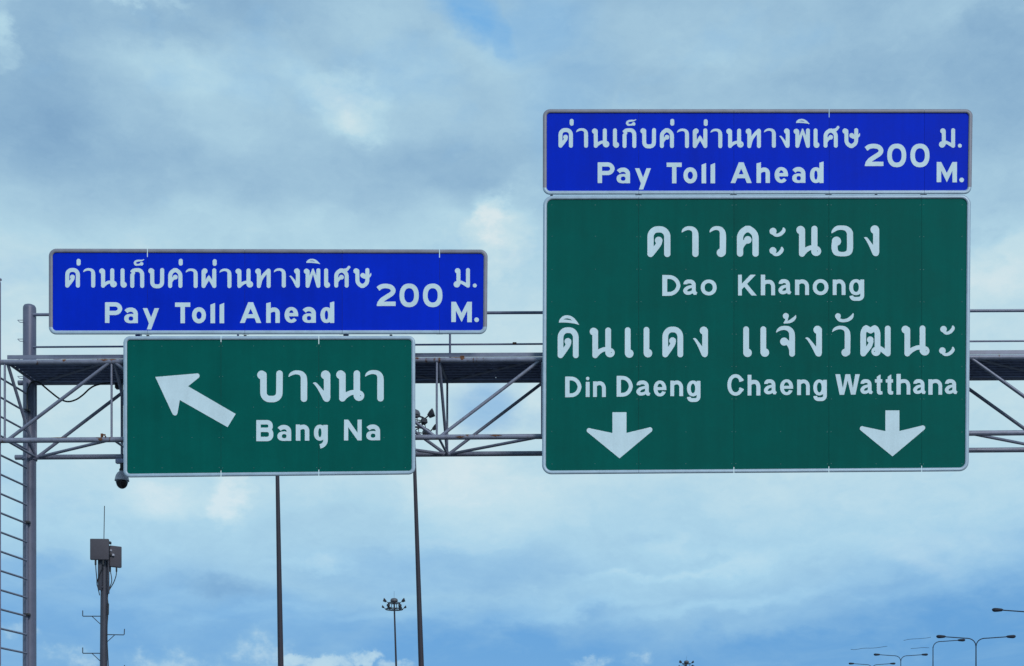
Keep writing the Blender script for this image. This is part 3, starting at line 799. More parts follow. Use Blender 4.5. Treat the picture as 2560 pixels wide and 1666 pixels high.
def make_sign(name, label, quad, seams, slits, rad, bw, face, border_mats, letters, arrow_list=(), fn=None, rivet=None, posts=()):
    """quad = outer corners TL, TR, BL, BR (photo px); seams = x of the sheet joints; slits = (seam, 'top'/'bottom')"""
    TL, TR, BL, BR = quad
    base = P((BL[0] + BR[0]) / 2, max(BL[1], BR[1]), YS)
    root = empty(name, label, 'road sign', base)
    def topy(x): return lerp(TL[1], TR[1], (x - TL[0]) / (TR[0] - TL[0]))
    def boty(x): return lerp(BL[1], BR[1], (x - BL[0]) / (BR[0] - BL[0]))
    def leftx(y): return lerp(TL[0], BL[0], (y - TL[1]) / (BL[1] - TL[1]))
    def rightx(y): return lerp(TR[0], BR[0], (y - TR[1]) / (BR[1] - TR[1]))
    gap = 0.3
    xs = [None] + list(seams) + [None]
    def arc(cx, cy, r, a0, a1, n=9):
        return [(cx + r * math.cos(lerp(a0, a1, k / (n - 1))), cy - r * math.sin(lerp(a0, a1, k / (n - 1)))) for k in range(n)]
    cTL = (TL[0] + rad, TL[1] + rad); cTR = (TR[0] - rad, TR[1] + rad); cBL = (BL[0] + rad, BL[1] - rad); cBR = (BR[0] - rad, BR[1] - rad)
    # face sheets (one panel between each pair of joints), real 5 mm plates with open joints
    e = 1.5
    for i in range(len(xs) - 1):
        loop = []
        if xs[i] is None:
            loop += arc(cBL[0], cBL[1], rad - e, PI * 1.5, PI) + arc(cTL[0], cTL[1], rad - e, PI, PI / 2)
        else:
            sx = xs[i]; x = sx + gap
            gb = 1.0 if (sx, 'bottom') in slits else gap
            gt = 1.0 if (sx, 'top') in slits else gap
            loop += [(sx + gb, boty(x) - e), (sx + gb, boty(x) - 17), (x, boty(x) - 19), (x, topy(x) + 22), (sx + gt, topy(x) + 20), (sx + gt, topy(x) + e)]
        if xs[i + 1] is None:
            loop += arc(cTR[0], cTR[1], rad - e, PI / 2, 0) + arc(cBR[0], cBR[1], rad - e, 0, -PI / 2)
        else:
            sx = xs[i + 1]; x = sx - gap
            gb = 1.0 if (sx, 'bottom') in slits else gap
            gt = 1.0 if (sx, 'top') in slits else gap
            loop += [(sx - gt, topy(x) + e), (sx - gt, topy(x) + 20), (x, topy(x) + 22), (x, boty(x) - 19), (sx - gb, boty(x) - 17), (sx - gb, boty(x) - e)]
        plate('panel', [np.array(loop[::-1])], YS, 0.005, face, root)
    # raised rounded border strip
    prof = [(0.0, -0.001), (0.5, 0.009), (1.6, 0.016), (3.2, 0.020), (5.4, 0.021), (7.6, 0.018), (9.2, 0.011), (9.8, 0.0)]
    def strip(path, mat, rev=False):
        """path = [(x, y, nx, ny)] outer line with inward normal"""
        bm = bmesh.new(); rows = []
        for x, y, nx, ny in path:
            rows.append([bm.verts.new(P(x + nx * d * bw / 10, y + ny * d * bw / 10, YS - h)) for d, h in prof])
        for r0, r1 in zip(rows, rows[1:]):
            for k in range(len(prof) - 1): bm.faces.new((r0[k], r0[k + 1], r1[k + 1], r1[k]))
        # closed behind along the outer edge
        for r0, r1, p0, p1 in zip(rows, rows[1:], path, path[1:]):
            b0 = bm.verts.new(P(p0[0], p0[1], YS + 0.0055)); b1 = bm.verts.new(P(p1[0], p1[1], YS + 0.0055))
            bm.faces.new((b0, r0[0], r1[0], b1))
        bmesh.ops.remove_doubles(bm, verts=bm.verts, dist=0.0002)
        from_bm('border_strip', bm, mat, root)
    def carc(c, a0, a1, n=12):
        o = []
        for k in range(n):
            a = lerp(a0, a1, k / (n - 1)); ux, uy = math.cos(a), -math.sin(a)
            o.append((c[0] + rad * ux, c[1] + rad * uy, -ux, -uy))
        return o
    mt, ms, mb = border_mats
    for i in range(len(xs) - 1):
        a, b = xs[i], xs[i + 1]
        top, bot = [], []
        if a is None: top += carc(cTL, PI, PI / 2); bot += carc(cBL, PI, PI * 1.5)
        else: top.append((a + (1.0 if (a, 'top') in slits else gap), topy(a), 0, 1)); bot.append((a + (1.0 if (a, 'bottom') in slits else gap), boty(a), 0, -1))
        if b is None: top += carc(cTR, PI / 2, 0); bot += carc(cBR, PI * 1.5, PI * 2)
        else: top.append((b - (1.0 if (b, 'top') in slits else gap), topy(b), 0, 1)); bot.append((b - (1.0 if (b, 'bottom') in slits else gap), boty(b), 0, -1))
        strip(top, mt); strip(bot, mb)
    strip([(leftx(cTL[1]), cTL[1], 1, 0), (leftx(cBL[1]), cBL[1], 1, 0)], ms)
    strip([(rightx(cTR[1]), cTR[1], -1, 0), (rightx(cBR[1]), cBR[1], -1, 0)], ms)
    # battens behind the joints; they stop short where daylight shows through the joint
    for s in seams:
        y0 = topy(s) + (20 if (s, 'top') in slits else 2.5)
        y1 = boty(s) - (17 if (s, 'bottom') in slits else 2.5)
        a, b = P(s - 8, y1, YS), P(s + 8, y0, YS)
        bm = bmesh.new(); add_box(bm, (a.x, YS + 0.006, a.z), (b.x, YS + 0.05, b.z))
        from_bm('joint_batten', bm, MAT['black'], root, False)
    # horizontal stiffeners
    for t in (0.25, 0.75):
        y = lerp((TL[1] + TR[1]) / 2, (BL[1] + BR[1]) / 2, t)
        a, b = P(TL[0] + 25, y + 6, YS), P(TR[0] - 30, y - 6, YS)
        bm = bmesh.new(); add_box(bm, (a.x, YS + 0.055, a.z), (b.x, YS + 0.115, b.z))
        from_bm('stiffener', bm, MAT['alu'], root, False)
    for x, y0, y1 in posts:
        a, b = P(x - 6, y1, YS + .2), P(x + 6, y0, YS + .2)
        bm = bmesh.new(); add_box(bm, (a.x, YS + 0.12, a.z), (b.x, YS + 0.22, b.z))
        from_bm('mounting_post', bm, MAT['alu'], root, False)
    # rivets
    if rivet:
        cols_, rows_ = rivet
        bm = bmesh.new()
        for x in cols_:
            for y in rows_:
                c = P(x + random.uniform(-.6, .6), y + random.uniform(-.6, .6), YS - 0.0005)
                add_lathe(bm, [(0.0055, 0.0), (0.004, 0.003), (0, 0.004)], c, 6, Vector((0, -1, 0)))
        from_bm('rivets', bm, MAT['rivet'], root, kind='stuff')
    for loops, isdigit in letters:
        plate('digit' if isdigit else 'letter', loops, YS - 0.0035, 0.003, MAT['white'], root, fn)
    for loops in arrow_list:
        plate('arrow', loops, YS - 0.0035, 0.003, MAT['white'], root, fn)
    return root

def tagd(ls, digits=()): return [(l, i in digits) for i, l in enumerate(ls)]
nd = len(toll)
toll_d = tagd(toll, (nd - 3, nd - 2, nd - 1))
unit_d = tagd(unit)
shaded = (MAT['border_shaded'], MAT['border_shaded'], MAT['border'])  # blue signs: shade painted on top and side strips, bottom left pale
plain = (MAT['border'], MAT['border'], MAT['border'])
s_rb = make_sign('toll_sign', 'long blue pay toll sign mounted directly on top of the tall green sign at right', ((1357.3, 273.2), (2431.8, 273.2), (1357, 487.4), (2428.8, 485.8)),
          (1597, 1834.8, 2073, 2311), [(2073, 'top')], 18, 10, MAT['blue'], shaded, toll_d + unit_d,
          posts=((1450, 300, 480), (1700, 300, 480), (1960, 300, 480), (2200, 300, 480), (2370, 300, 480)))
def to_left(p): return (p[0] * 1.0148 - 1253.8, p[1] + 349.8)
def to_left_unit(p): return (p[0] * 1.0148 - 1253.8 + 5.6, p[1] + 349.6)
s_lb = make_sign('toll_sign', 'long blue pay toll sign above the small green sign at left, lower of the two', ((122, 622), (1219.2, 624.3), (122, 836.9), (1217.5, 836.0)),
          (368.4, 612, 855.5, 1098.8), [(368.4, 'top'), (1098.8, 'top')], 19, 10.3, MAT['blue'], shaded, [([np.array([to_left(p) if not d else to_left((p[0] + 1.6, p[1])) for p in l]) for l in ls], d) for ls, d in toll_d] +
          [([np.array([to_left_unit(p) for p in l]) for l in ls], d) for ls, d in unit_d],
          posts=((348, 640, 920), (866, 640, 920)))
rv_r = ([1380, 1488, 1592, 1602, 1715, 1830, 1840, 1951, 2068, 2078, 2190, 2300, 2309, 2405], [513, 592, 674, 755, 836, 917, 998, 1080, 1160])
rv_l = ([335, 405, 480, 548, 557, 634, 710, 792, 802, 880, 960, 1013], [866, 942, 1018, 1094, 1170])
s_rg = make_sign('direction_sign', 'tall green destination sign with two white down arrows at right', ((1358, 489.6), (2427.2, 487.0), (1355, 1186.4), (2421.8, 1178.8)),
          (1596.8, 1834.8, 2072.3, 2304.4), [(1834.8, 'bottom'), (2072.3, 'bottom'), (2304.4, 'bottom')], 24, 9.8, MAT['green'], plain, tagd(big), arrows,
          rivet=rv_r, posts=((1450, 510, 1165), (1700, 510, 1165), (1960, 510, 1165), (2200, 510, 1165), (2370, 510, 1160)))
s_lg = make_sign('direction_sign', 'small green destination sign with one white arrow slanting up to the left', ((308.4, 840.8), (1038, 840.0), (308.5, 1194.3), (1038.5, 1186.9)),
          (552.4, 797), [(552.4, 'top'), (552.4, 'bottom'), (797, 'top'), (797, 'bottom')], 17, 9.8, MAT['green'], plain, tagd(bang), bang_arrow,
          rivet=rv_l, posts=((348, 860, 1175), (560, 860, 1175), (780, 860, 1175), (960, 860, 1175)))
# small clips that hold the blue boards above the green ones
for root, clips in ((s_lb, ((368.4, 837, 842), (612, 837, 842), (977, 836, 841))), (s_rb, ((1379, 486, 491), (2191, 485, 488.5)))):
    for x, y0, y1 in clips:
        a, b = P(x - 3.2, y1, YS), P(x + 3.2, y0, YS)
        bm = bmesh.new(); add_box(bm, (a.x, YS + 0.014, a.z), (b.x, YS + 0.05, b.z))
        from_bm('clip', bm, MAT['black'], root, False)

# ------------------------------------------------------------------ gantry
YF, YB = 20.0, 21.004
SK = 0.10
gantry = empty('sign_gantry', 'grey steel tube truss gantry with walkway spanning the road behind the signs', 'gantry', P(74, HY + EYE * F_PX / YB, YB))
def topF(x): return 906.3 - 0.005 * x
def botF(x): return 1101.8 - 0.0075 * x
def F(x, y): return P(x, y, YF)
def B(v): return v + Vector((SK, YB - YF, 0))
tF = lambda x: F(x, topF(x)); bF = lambda x: F(x, botF(x))
XE = 2790
RC = 0.0405
for nm, a, b in (('chord', tF(3), tF(XE)), ('chord', bF(1), bF(XE))):
    tube(nm, a, b, RC, MAT['tube_rusty'], gantry, 18)
bl = B(tF(278)); 
tube('chord', B(tF(-32)), B(tF(XE)), RC, MAT['tube'], gantry, 18)
tube('chord', B(bF(-40)), B(bF(XE)), RC, MAT['tube'], gantry, 18)
NODES = [14, 281, 550, 822, 1094, 1357, 1620, 1885, 2150, 2420, 2690]
for i, x in enumerate(NODES):
    tube('vertical_strut', tF(x - 2), bF(x - 2), 0.0175, MAT['tube'], gantry, 10)
    tube('vertical_strut', B(tF(x)), B(bF(x)), 0.018, MAT['tube'], gantry, 10)
    tube('cross_strut', tF(x + 3), B(tF(x)) , 0.022, MAT['tube'], gantry, 10)
    tube('cross_strut', bF(x + 2), B(bF(x)) , 0.020, MAT['tube'], gantry, 10)
    tube('sway_brace', tF(x + 4), B(bF(x)), 0.025, MAT['tube'], gantry, 10)
    if i + 1 < len(NODES):
        x2 = NODES[i + 1]
        up = i % 2 == 0          # odd bays fall the other way
        a, b = (bF(x + 4), tF(x2 - 4)) if up else (tF(x + 4), bF(x2 - 4))
        tube('diagonal_brace', a, b, 0.0265, MAT['tube_rusty'] if i in (4,) else MAT['tube'], gantry, 12)
        tube('diagonal_brace', B(a), B(b), 0.0265, MAT['tube'], gantry, 12)
        if up:
            tube('lateral_brace', B(tF(x + 5)), tF(x2 - 12), 0.022, MAT['tube'], gantry, 10)
            tube('lateral_brace', B(bF(x + 5)), bF(x2 - 4), 0.024, MAT['tube'], gantry, 10)
        else:
            tube('lateral_brace', tF(x + 12), B(tF(x2 - 5)), 0.022, MAT['tube'], gantry, 10)
            tube('lateral_brace', bF(x + 4), B(bF(x2 - 5)), 0.024, MAT['tube'], gantry, 10)
# walkway planks lying on the top chords
npl = 7
y0_, y1_ = YF + 0.055, YB - 0.055
edges = [16, 415, 822, 1223, 1620, 2018, 2420, XE]
for k in range(npl):
    ya = lerp(y0_, y1_, k / npl) + 0.012; yb = lerp(y0_, y1_, (k + 1) / npl) - 0.012
    for xa, xb in zip(edges, edges[1:]):
        a, b = tF(xa + 0.5), tF(xb - 0.5)
        bm = bmesh.new()
        sk = lambda y: SK * (y - YF) / (YB - YF)
        za, zb = 0.030, 0.058
        add_hex(bm, [(a.x + sk(ya), ya, a.z + za), (a.x + sk(yb), yb, a.z + za), (a.x + sk(yb), yb, a.z + zb), (a.x + sk(ya), ya, a.z + zb)],
                [(b.x + sk(ya), ya, b.z + za), (b.x + sk(yb), yb, b.z + za), (b.x + sk(yb), yb, b.z + zb), (b.x + sk(ya), ya, b.z + zb)])
        # stiffening lips below each plank edge
        for yy in (ya, yb - 0.008):
            add_hex(bm, [(a.x + sk(yy), yy, a.z + 0.004), (a.x + sk(yy), yy + 0.008, a.z + 0.004), (a.x + sk(yy), yy + 0.008, a.z + za - .001), (a.x + sk(yy), yy, a.z + za - .001)],
                    [(b.x + sk(yy), yy, b.z + 0.004), (b.x + sk(yy), yy + 0.008, b.z + 0.004), (b.x + sk(yy), yy + 0.008, b.z + za - .001), (b.x + sk(yy), yy, b.z + za - .001)])
        from_bm('deck_plank', bm, MAT['deck'], gantry, False)
# toe plate along the front edge of the walkway
a, b = tF(16), tF(XE)
bm = bmesh.new()
add_hex(bm, [(a.x, YF + .03, a.z + .062), (a.x, YF + .044, a.z + .062), (a.x, YF + .044, a.z + .122), (a.x, YF + .03, a.z + .122)],
        [(b.x, YF + .03, b.z + .062), (b.x, YF + .044, b.z + .062), (b.x, YF + .044, b.z + .122), (b.x, YF + .03, b.z + .122)])
from_bm('toe_plate', bm, MAT['tube'], gantry, False)
# railing on the far side
YR = 20.95
tube('handrail', P(78, 787.2, YR), P(XE, 776.0, YR), 0.0245, MAT['tube'], gantry, 14)
tube('mid_rail', P(80, 868.2, YR), P(XE, 851.5, YR), 0.0155, MAT['tube'], gantry, 12)
for x in (595, 1125, 1655, 2185, 2715):
    tube('rail_post', P(x, 787 - .0042 * x, YR), P(x, 948 - .005 * x, YR), 0.018, MAT['tube'], gantry, 10)
# columns
def column(x, ytop, step=False):
    base = P(x, HY + EYE * F_PX / YB, YB); top = P(x, ytop, YB)
    base.z = 0.1
    bm = bmesh.new()
    r = 0.104; h = top.z - base.z
    add_lathe(bm, [(0, 0), (r * 1.06, 0), (r * 1.03, h * .3), (r, h * .7), (r, h - .075), (r * .97, h - .045), (r * .82, h - .018), (r * .5, h - .003), (0, h)], base, 32)
    from_bm('column', bm, MAT['column'], gantry)
    bm = bmesh.new()
    yb_ = botF(x) + 50
    c = P(x, yb_, YB)
    add_lathe(bm, [(r, 0), (r * 1.17, 0), (r * 1.17, .035), (r, .035)], c, 32)
    from_bm('flange', bm, MAT['column'], gantry)
column(74, 762)
column(2738, 748)
# step loops on the left of the column
for y in (803.5, 850.8, 897.8, 944):
    bm = bmesh.new()
    pts = [P(60, y - 2.8, YB - .02), P(44, y - 2.6, YB - .05), P(48, y + 1.5, YB - .17), P(51, y + 2.8, YB - .17), P(60, y + 2.8, YB - .05)]
    add_sweep(bm, pts, 0.0055, 8)
    from_bm('step_loop', bm, MAT['tube'], gantry)
# ladder running down the column
lad = empty('ladder', 'x', 'x', (0, 0, 0)); lad.parent = gantry
for k_ in ('label', 'category'): del lad[k_]
bpy.data.objects.remove(lad)
LY0, LY1 = 20.03, 20.86
xl, xr = -1.5, 67.3
bm = bmesh.new()
pz = P(xl, 697, LY0)
add_sweep(bm, [Vector((pz.x, LY0, 0.05)), Vector((pz.x, LY0, pz.z - .06)), Vector((pz.x, LY0 + .01, pz.z - .02)), Vector((pz.x, LY0 + .04, pz.z))], 0.024, 12)
ladder = from_bm('ladder', bm, MAT['tube'], gantry)
pr = P(xr, 957, LY1)
tube('stile', Vector((pr.x, LY1, 0.05)), pr, 0.0195, MAT['column'], ladder, 12)
y = 944.0
rows = []
while y < 1990:
    a = P(xl, y, LY0)
    tube('rung', a, Vector((pr.x, LY1, a.z)), 0.0165, MAT['tube'], ladder, 10)
    y += 48.25
for yc in (1026, 1306, 1537):
    c = P(67.5, yc, LY1 - .03)
    bm = bmesh.new(); bevelled_box(bm, (c.x - .05, c.y - .03, c.z - .02), (c.x + .045, c.y + .05, c.z + .02), .006)
    from_bm('clamp', bm, MAT['black'], ladder)
# rusty lugs and scraps left on the chords
def lug(x, y0, y1, wd, tilt=0):
    a, b = P(x - wd, y1, YF), P(x + wd, y0, YF)
    bm = bmesh.new(); add_box(bm, (a.x, YF - .012, a.z), (a.x + (b.x - a.x) * .45, YF + .012, b.z + .015))
    add_box(bm, (a.x + (b.x - a.x) * .46, YF - .03, b.z - .022), (b.x, YF - .02, b.z))
    add_box(bm, (b.x - .012, YF - .03, a.z), (b.x, YF + .02, b.z - .023))
    from_bm('rusty_lug', bm, MAT['rust'], gantry, False)
lug(258.5, 1087, 1094, 6.5)
def rust_patch(yfun, x, half, a0, a1, proud=.0025):
    """thin flaking scale on the face of a chord: irregular outline over part of the tube's round"""
    rnd = random.Random(int(x)); n = 14
    bm = bmesh.new(); rows = []
    for k in range(n + 1):
        t = k / n
        env = max(.12, math.sin(PI * t)) * rnd.uniform(.55, 1.0)
        mid = (a0 + a1) / 2 + rnd.uniform(-.12, .12)
        lo, hi = mid - (a1 - a0) / 2 * env, mid + (a1 - a0) / 2 * env
        c = F(x - half + 2 * half * t, yfun(x - half + 2 * half * t))
        rows.append([bm.verts.new(c + Vector((0, -math.cos(lerp(lo, hi, q / 5)), math.sin(lerp(lo, hi, q / 5)))) * (RC + proud * (1 if 0 < q < 5 else .2))) for q in range(6)])
    for r0, r1 in zip(rows, rows[1:]):
        for q in range(5): bm.faces.new((r0[q], r1[q], r1[q + 1], r0[q + 1]))
    from_bm('rust_patch', bm, MAT['rust'], gantry)
for yf, x, hf, a0, a1 in ((topF, 1156, 7, -.6, 1.6), (topF, 1140, 16, .5, 1.4), (topF, 1042, 7, -.1, 1.5), (topF, 162, 5, -.3, 1.4), (topF, 143, 10, .9, 1.5), (topF, 262, 12, -.2, 1.5), (topF, 283, 10, .1, 1.4),
                          (topF, 246, 1.5, .2, 1.5), (botF, 253, 6, -.9, .9), (botF, 150, 20, .6, 1.3), (botF, 1150, 12, -.6, .3), (botF, 1240, 16, -.2, .8)):
    rust_patch(yf, x, hf, a0, a1)
c = F(1156, topF(1156)); bm = bmesh.new()
bevelled_box(bm, (c.x - .035, YF - .03, c.z + RC - .012), (c.x + .03, YF + .02, c.z + RC + .02), .006)
from_bm('rusty_lug', bm, MAT['rust'], gantry, False)
c = P(1286, 859.6, YR); bm = bmesh.new(); bevelled_box(bm, (c.x - .03, YR - .02, c.z - .018), (c.x + .035, YR + .02, c.z + .02), .006)
from_bm('rusty_lug', bm, MAT['rust'], gantry)

# black cable slung under the walkway
YC = 20.75
cable_pts = [(68, 1024), (68, 992), (70, 972), (78, 958), (90, 954), (102, 960), (126, 980), (150, 998), (170, 1004.5), (190, 999.5), (207, 988), (222, 974), (234, 966), (250, 961), (275, 957)]
o = cable('cable', [P(x, y, YC - (0.12 if x < 75 else 0)) for x, y in cable_pts], 0.0135, MAT['black'])
o['label'] = 'black cable hanging in a loop below the walkway beside the left column'; o['category'] = 'cable'

# small dark junction box below the deck beside the sign
a, b = P(289, 972.5, 20.9), P(301, 959, 20.9)
bm = bmesh.new(); bevelled_box(bm, (a.x, 20.85, a.z), (b.x, 20.95, b.z), .006)
from_bm('junction_box', bm, MAT['mast_dark'], gantry)

# dome camera
YD = 20.93
cam_root = empty('surveillance_camera', 'grey dome camera hanging at the lower left corner of the small green sign', 'camera', P(304.6, 1224, YD))
bm = bmesh.new()
m = YD / F_PX
hc = P(304.8, 1203, YD)
add_lathe(bm, [(.112, 0), (.118, .004), (.116, .012), (.112, .03), (.105, .065), (.092, .1), (.07, .135), (.045, .155), (.03, .165), (0, .166)], hc, 32)
from_bm('housing', bm, MAT['housing'], cam_root)
bm = bmesh.new()
add_lathe(bm, [(.1, .0), (.098, -.02), (.092, -.04), (.08, -.075), (.055, -.105), (.028, -.12), (0, -.124)], hc + Vector((0, 0, -.002)), 32)
from_bm('smoked_dome', bm, MAT['smoked'], cam_root)
bm = bmesh.new()
add_lathe(bm, [(0, 0), (.04, 0), (.045, .03), (.03, .05), (.03, .13), (0, .13)], hc + Vector((0, 0, .16)), 20)
from_bm('neck', bm, MAT['black'], cam_root)
cc = P(304.8, 1142, YD)
tube('drop_pipe', Vector((cc.x, YD, cc.z - .08)), P(304.6, 912, YD), 0.021, MAT['column'], cam_root, 12)
tube('pipe_collar', Vector((cc.x - .105, YB, cc.z)), Vector((cc.x + .13, YB, cc.z)), 0.052, MAT['tube'], cam_root, 18)
bm = bmesh.new(); bevelled_box(bm, (cc.x - .1, YD - .03, cc.z - .11), (cc.x + .1, YD + .05, cc.z - .04), .006)
from_bm('mount_block', bm, MAT['deck'], cam_root)

# ------------------------------------------------------------------ antenna mast
YA = 45.0
def A_(rx, ry, dy=0): return P(rx / 3.635 + 160, ry / 3.635 + 1240, YA + dy)
ax = A_(361, 1200).x
ant = empty('antenna_mast', 'slim dark antenna mast with two flat boxes on top left of the tall poles', 'antenna mast', (ax, YA, 0))
bm = bmesh.new()
topz = A_(0, 440).z
add_sweep(bm, [Vector((ax - .03, YA, 0)), Vector((ax, YA, topz * .6)), Vector((A_(366, 440).x, YA, topz))], [.15, .13, .115], 20)
from_bm('pole', bm, MAT['pole'], ant)
tube('whip', A_(362, 440), A_(368, 92), .014, MAT['mast_dark'], ant, 8)
for xa, xb, y0, y1, dy in ((310, 345, 570, 858, -.16), (398, 411, 560, 890, -.05)):
    a, b = A_(xa, y1, dy), A_(xb, y0, dy)
    bm = bmesh.new(); bevelled_box(bm, (a.x, YA + dy - .04, a.z), (b.x, YA + dy + .04, b.z), .01)
    from_bm('mounting_rail', bm, MAT['pole'], ant)
tube('bolt', A_(347, 828, -.2), A_(347, 828, .1), .03, MAT['pole'], ant, 8)
tube('clamp_arm', A_(345, 500, -.14), A_(345, 500, -.3), .03, MAT['mast_dark'], ant, 8)
for yy in (470, 540):
    tube('clamp_arm', A_(400, yy, 0), A_(440, yy, .1), .028, MAT['mast_dark'], ant, 8)
def panel_box(x0, x1, y0, y1, dy, rot, depth):
    a, b = A_(x0, y1, dy), A_(x1, y0, dy)
    w_, h_ = (b.x - a.x), (b.z - a.z)
    c = Vector(((a.x + b.x) / 2, YA + dy, (a.z + b.z) / 2))
    M_ = Matrix.Translation(c) @ Matrix.Rotation(math.radians(rot), 4, 'Z')
    hw = (w_ - depth * abs(math.sin(math.radians(rot)))) / 2 / max(.3, math.cos(math.radians(rot)))
    bm = bmesh.new(); bevelled_box(bm, (-hw, -depth / 2, -h_ / 2), (hw, depth / 2, h_ / 2), .025, 3, M_)
    o = from_bm('antenna_box', bm, MAT['box'], ant)
    return o, M_, hw
panel_box(240, 408, 392, 583, -.34, 3, .12)
panel_box(411, 520, 458, 650, .12, 38, .14)
for x0, x1, y0, y1, mk in ((421, 434, 488, 506, 'housing'), (415, 433, 526, 552, 'black'), (438, 456, 528, 548, 'housing')):
    a, b = A_(x0, y1, -.05), A_(x1, y0, -.05)
    bm = bmesh.new(); bevelled_box(bm, (a.x, YA - .09, a.z), (b.x, YA + .02, b.z), .012)
    from_bm('latch', bm, MAT[mk], ant)
a, b = A_(404, 436, -.2), A_(421, 412, -.2)
bm = bmesh.new(); bevelled_box(bm, (a.x, YA - .2, a.z), (b.x, YA - .05, b.z), .015)
from_bm('clamp', bm, MAT['mast_dark'], ant)
for xx in (287, 356):
    tube('connector', A_(xx, 578, -.34), A_(xx, 628, -.34), .034, MAT['black'], ant, 10)
for xx in (420, 477):
    tube('connector', A_(xx, 640, .12), A_(xx, 690, .12), .03, MAT['black'], ant, 10)
for pts in ([(287, 610, -.34), (291, 680, -.3), (298, 750, -.25), (300, 800, -.2), (312, 850, -.16), (324, 905, -.13)], [(356, 610, -.34), (346, 660, -.3), (320, 720, -.26), (303, 780, -.21), (300, 815, -.18)],
            [(420, 680, .12), (430, 730, .1), (433, 780, .08), (415, 835, .05), (403, 870, 0)], [(478, 680, .12), (472, 730, .12), (450, 790, .1), (418, 845, .06), (402, 880, 0), (396, 930, -.02), (402, 1000, -.05), (398, 1100, -.06), (393, 1180, -.08), (392, 1300, -.08), (397, 1420, -.08), (403, 1549, -.06), (400, 1700, -.06)]):
    cable('feeder_cable', [A_(*p) for p in pts], .0165, MAT['black'], ant)
tube('cable_joint', A_(401, 980, -.05), A_(399, 1080, -.06), .035, MAT['black'], ant, 10)
for side, y in ((-1, 1094), (1, 1261), (-1, 1431), (1, 1590), (-1, 1768), (1, 1935)):
    e = 325 if side < 0 else 392
    tip = e + side * 155
    bm = bmesh.new()
    add_sweep(bm, [A_(e - side * 20, y), A_(tip - side * 3, y + (3 if side > 0 else 0)), A_(tip, y - 2), A_(tip + (side * 3 if side > 0 else 0), y - 52)], .016, 8)
    add_sweep(bm, [A_(e + side * 70, y + 2), A_(e - side * 4, y + 70)], .013, 8)
    from_bm('step_bracket', bm, MAT['mast_dark'], ant)

# ------------------------------------------------------------------ high masts with floodlight crowns
def floodlight_bm(c, ang, size, pitch):
    """floodlight: tapered hood, wide front, on a short yoke; faces outward and down"""
    bm = bmesh.new()
    M_ = Matrix.Translation(c) @ Matrix.Rotation(ang, 4, 'Z') @ Matrix.Rotation(pitch, 4, 'Y')
    w0, w1 = size * .30, size * .52
    q0 = [M_ @ Vector((-size * .45, s * w0, t * size * .20)) for s, t in ((-1, -1), (1, -1), (1, 1), (-1, 1))]
    q1 = [M_ @ Vector((size * .12, s * w1, t * size * .33)) for s, t in ((-1, -1), (1, -1), (1, 1), (-1, 1))]
    q2 = [M_ @ Vector((size * (.28 if t < 0 else .55), s * w1 * 1.04, t * size * .36)) for s, t in ((-1, -1), (1, -1), (1, 1), (-1, 1))]
    add_hex(bm, q0, q1)
    add_hex(bm, [p + (q2[i] - p) * .02 for i, p in enumerate(q1)], q2)
    return bm
def high_mast(label, xb, yb, xt, yt, Y, rt, rb, spin):
    """leaning points (photo bearings) of the pole at two heights fix its line"""
    p1, p0 = P(xt, yt, Y), P(xb, yb, Y)
    d = (p1 - p0) / (p1.z - p0.z)
    foot = p0 - d * p0.z
    ztop = EYE + 28.65
    top = foot + d * ztop
    root = empty('floodlight_mast', label, 'floodlight mast', foot, 'high masts with floodlight crowns')
    bm = bmesh.new(); add_sweep(bm, [foot, foot + (top - foot) * .45, top], [rb, (rb + rt) * .53, rt], 20)
    from_bm('mast_pole', bm, MAT['mast'], root)
    bm = bmesh.new(); add_lathe(bm, [(.0, -.04), (.46, -.04), (.57, .06), (.57, .22), (.48, .40), (.3, .5), (0, .53)], top, 24)
    from_bm('crown_cap', bm, MAT['dome_cap'], root)
    tube('lightning_rod', top + Vector((0, 0, .5)), top + Vector((0, 0, 1.55)), .016, MAT['mast_dark'], root, 6)
    rings = ((-1.17, 1.30, .06), (-.22, 0.92, .05))
    for h, r, t in rings:
        bm = bmesh.new()
        n, mm = 32, 8
        vv = [[bm.verts.new(top + Vector(((r + t * math.cos(2 * PI * b / mm)) * math.cos(2 * PI * a / n), (r + t * math.cos(2 * PI * b / mm)) * math.sin(2 * PI * a / n), h + t * 1.4 * math.sin(2 * PI * b / mm)))) for b in range(mm)] for a in range(n)]
        for a in range(n):
            for b in range(mm): bm.faces.new((vv[a][b], vv[(a + 1) % n][b], vv[(a + 1) % n][(b + 1) % mm], vv[a][(b + 1) % mm]))
        from_bm('ring_frame', bm, MAT['mast_dark'], root)
        for k in range(4):
            a = spin + k * PI / 2 + .4
            tube('spoke', top + Vector((0, 0, h)), top + Vector((r * math.cos(a), r * math.sin(a), h)), .04, MAT['mast_dark'], root, 6)
    for k in range(8):
        a = spin + k * PI / 4 + .3
        tube('hanger', top + Vector((.92 * math.cos(a), .92 * math.sin(a), -.22)), top + Vector((1.1 * math.cos(a), 1.1 * math.sin(a), -1.17)), .03, MAT['mast_dark'], root, 6)
    for (h, r, angs, rr, hr, size) in ((-.84, 1.68, (0.05, 1.05, 2.05, 3.2, 4.25, 5.3), 1.30, -1.17, .43), (.13, 1.42, (-.1, PI + .1), .92, -.22, .60)):
        for a in angs:
            a += spin - .12
            c = top + Vector((r * math.cos(a), r * math.sin(a), h))
            f = from_bm('floodlight', floodlight_bm(c, a, size, math.radians(-38)), MAT['mast_dark'], root, False)
            tube('yoke', top + Vector((rr * math.cos(a), rr * math.sin(a), hr)), c - Vector((math.cos(a), math.sin(a), .45)) * size * .35, .05, MAT['mast_dark'], f, 6)
    return root
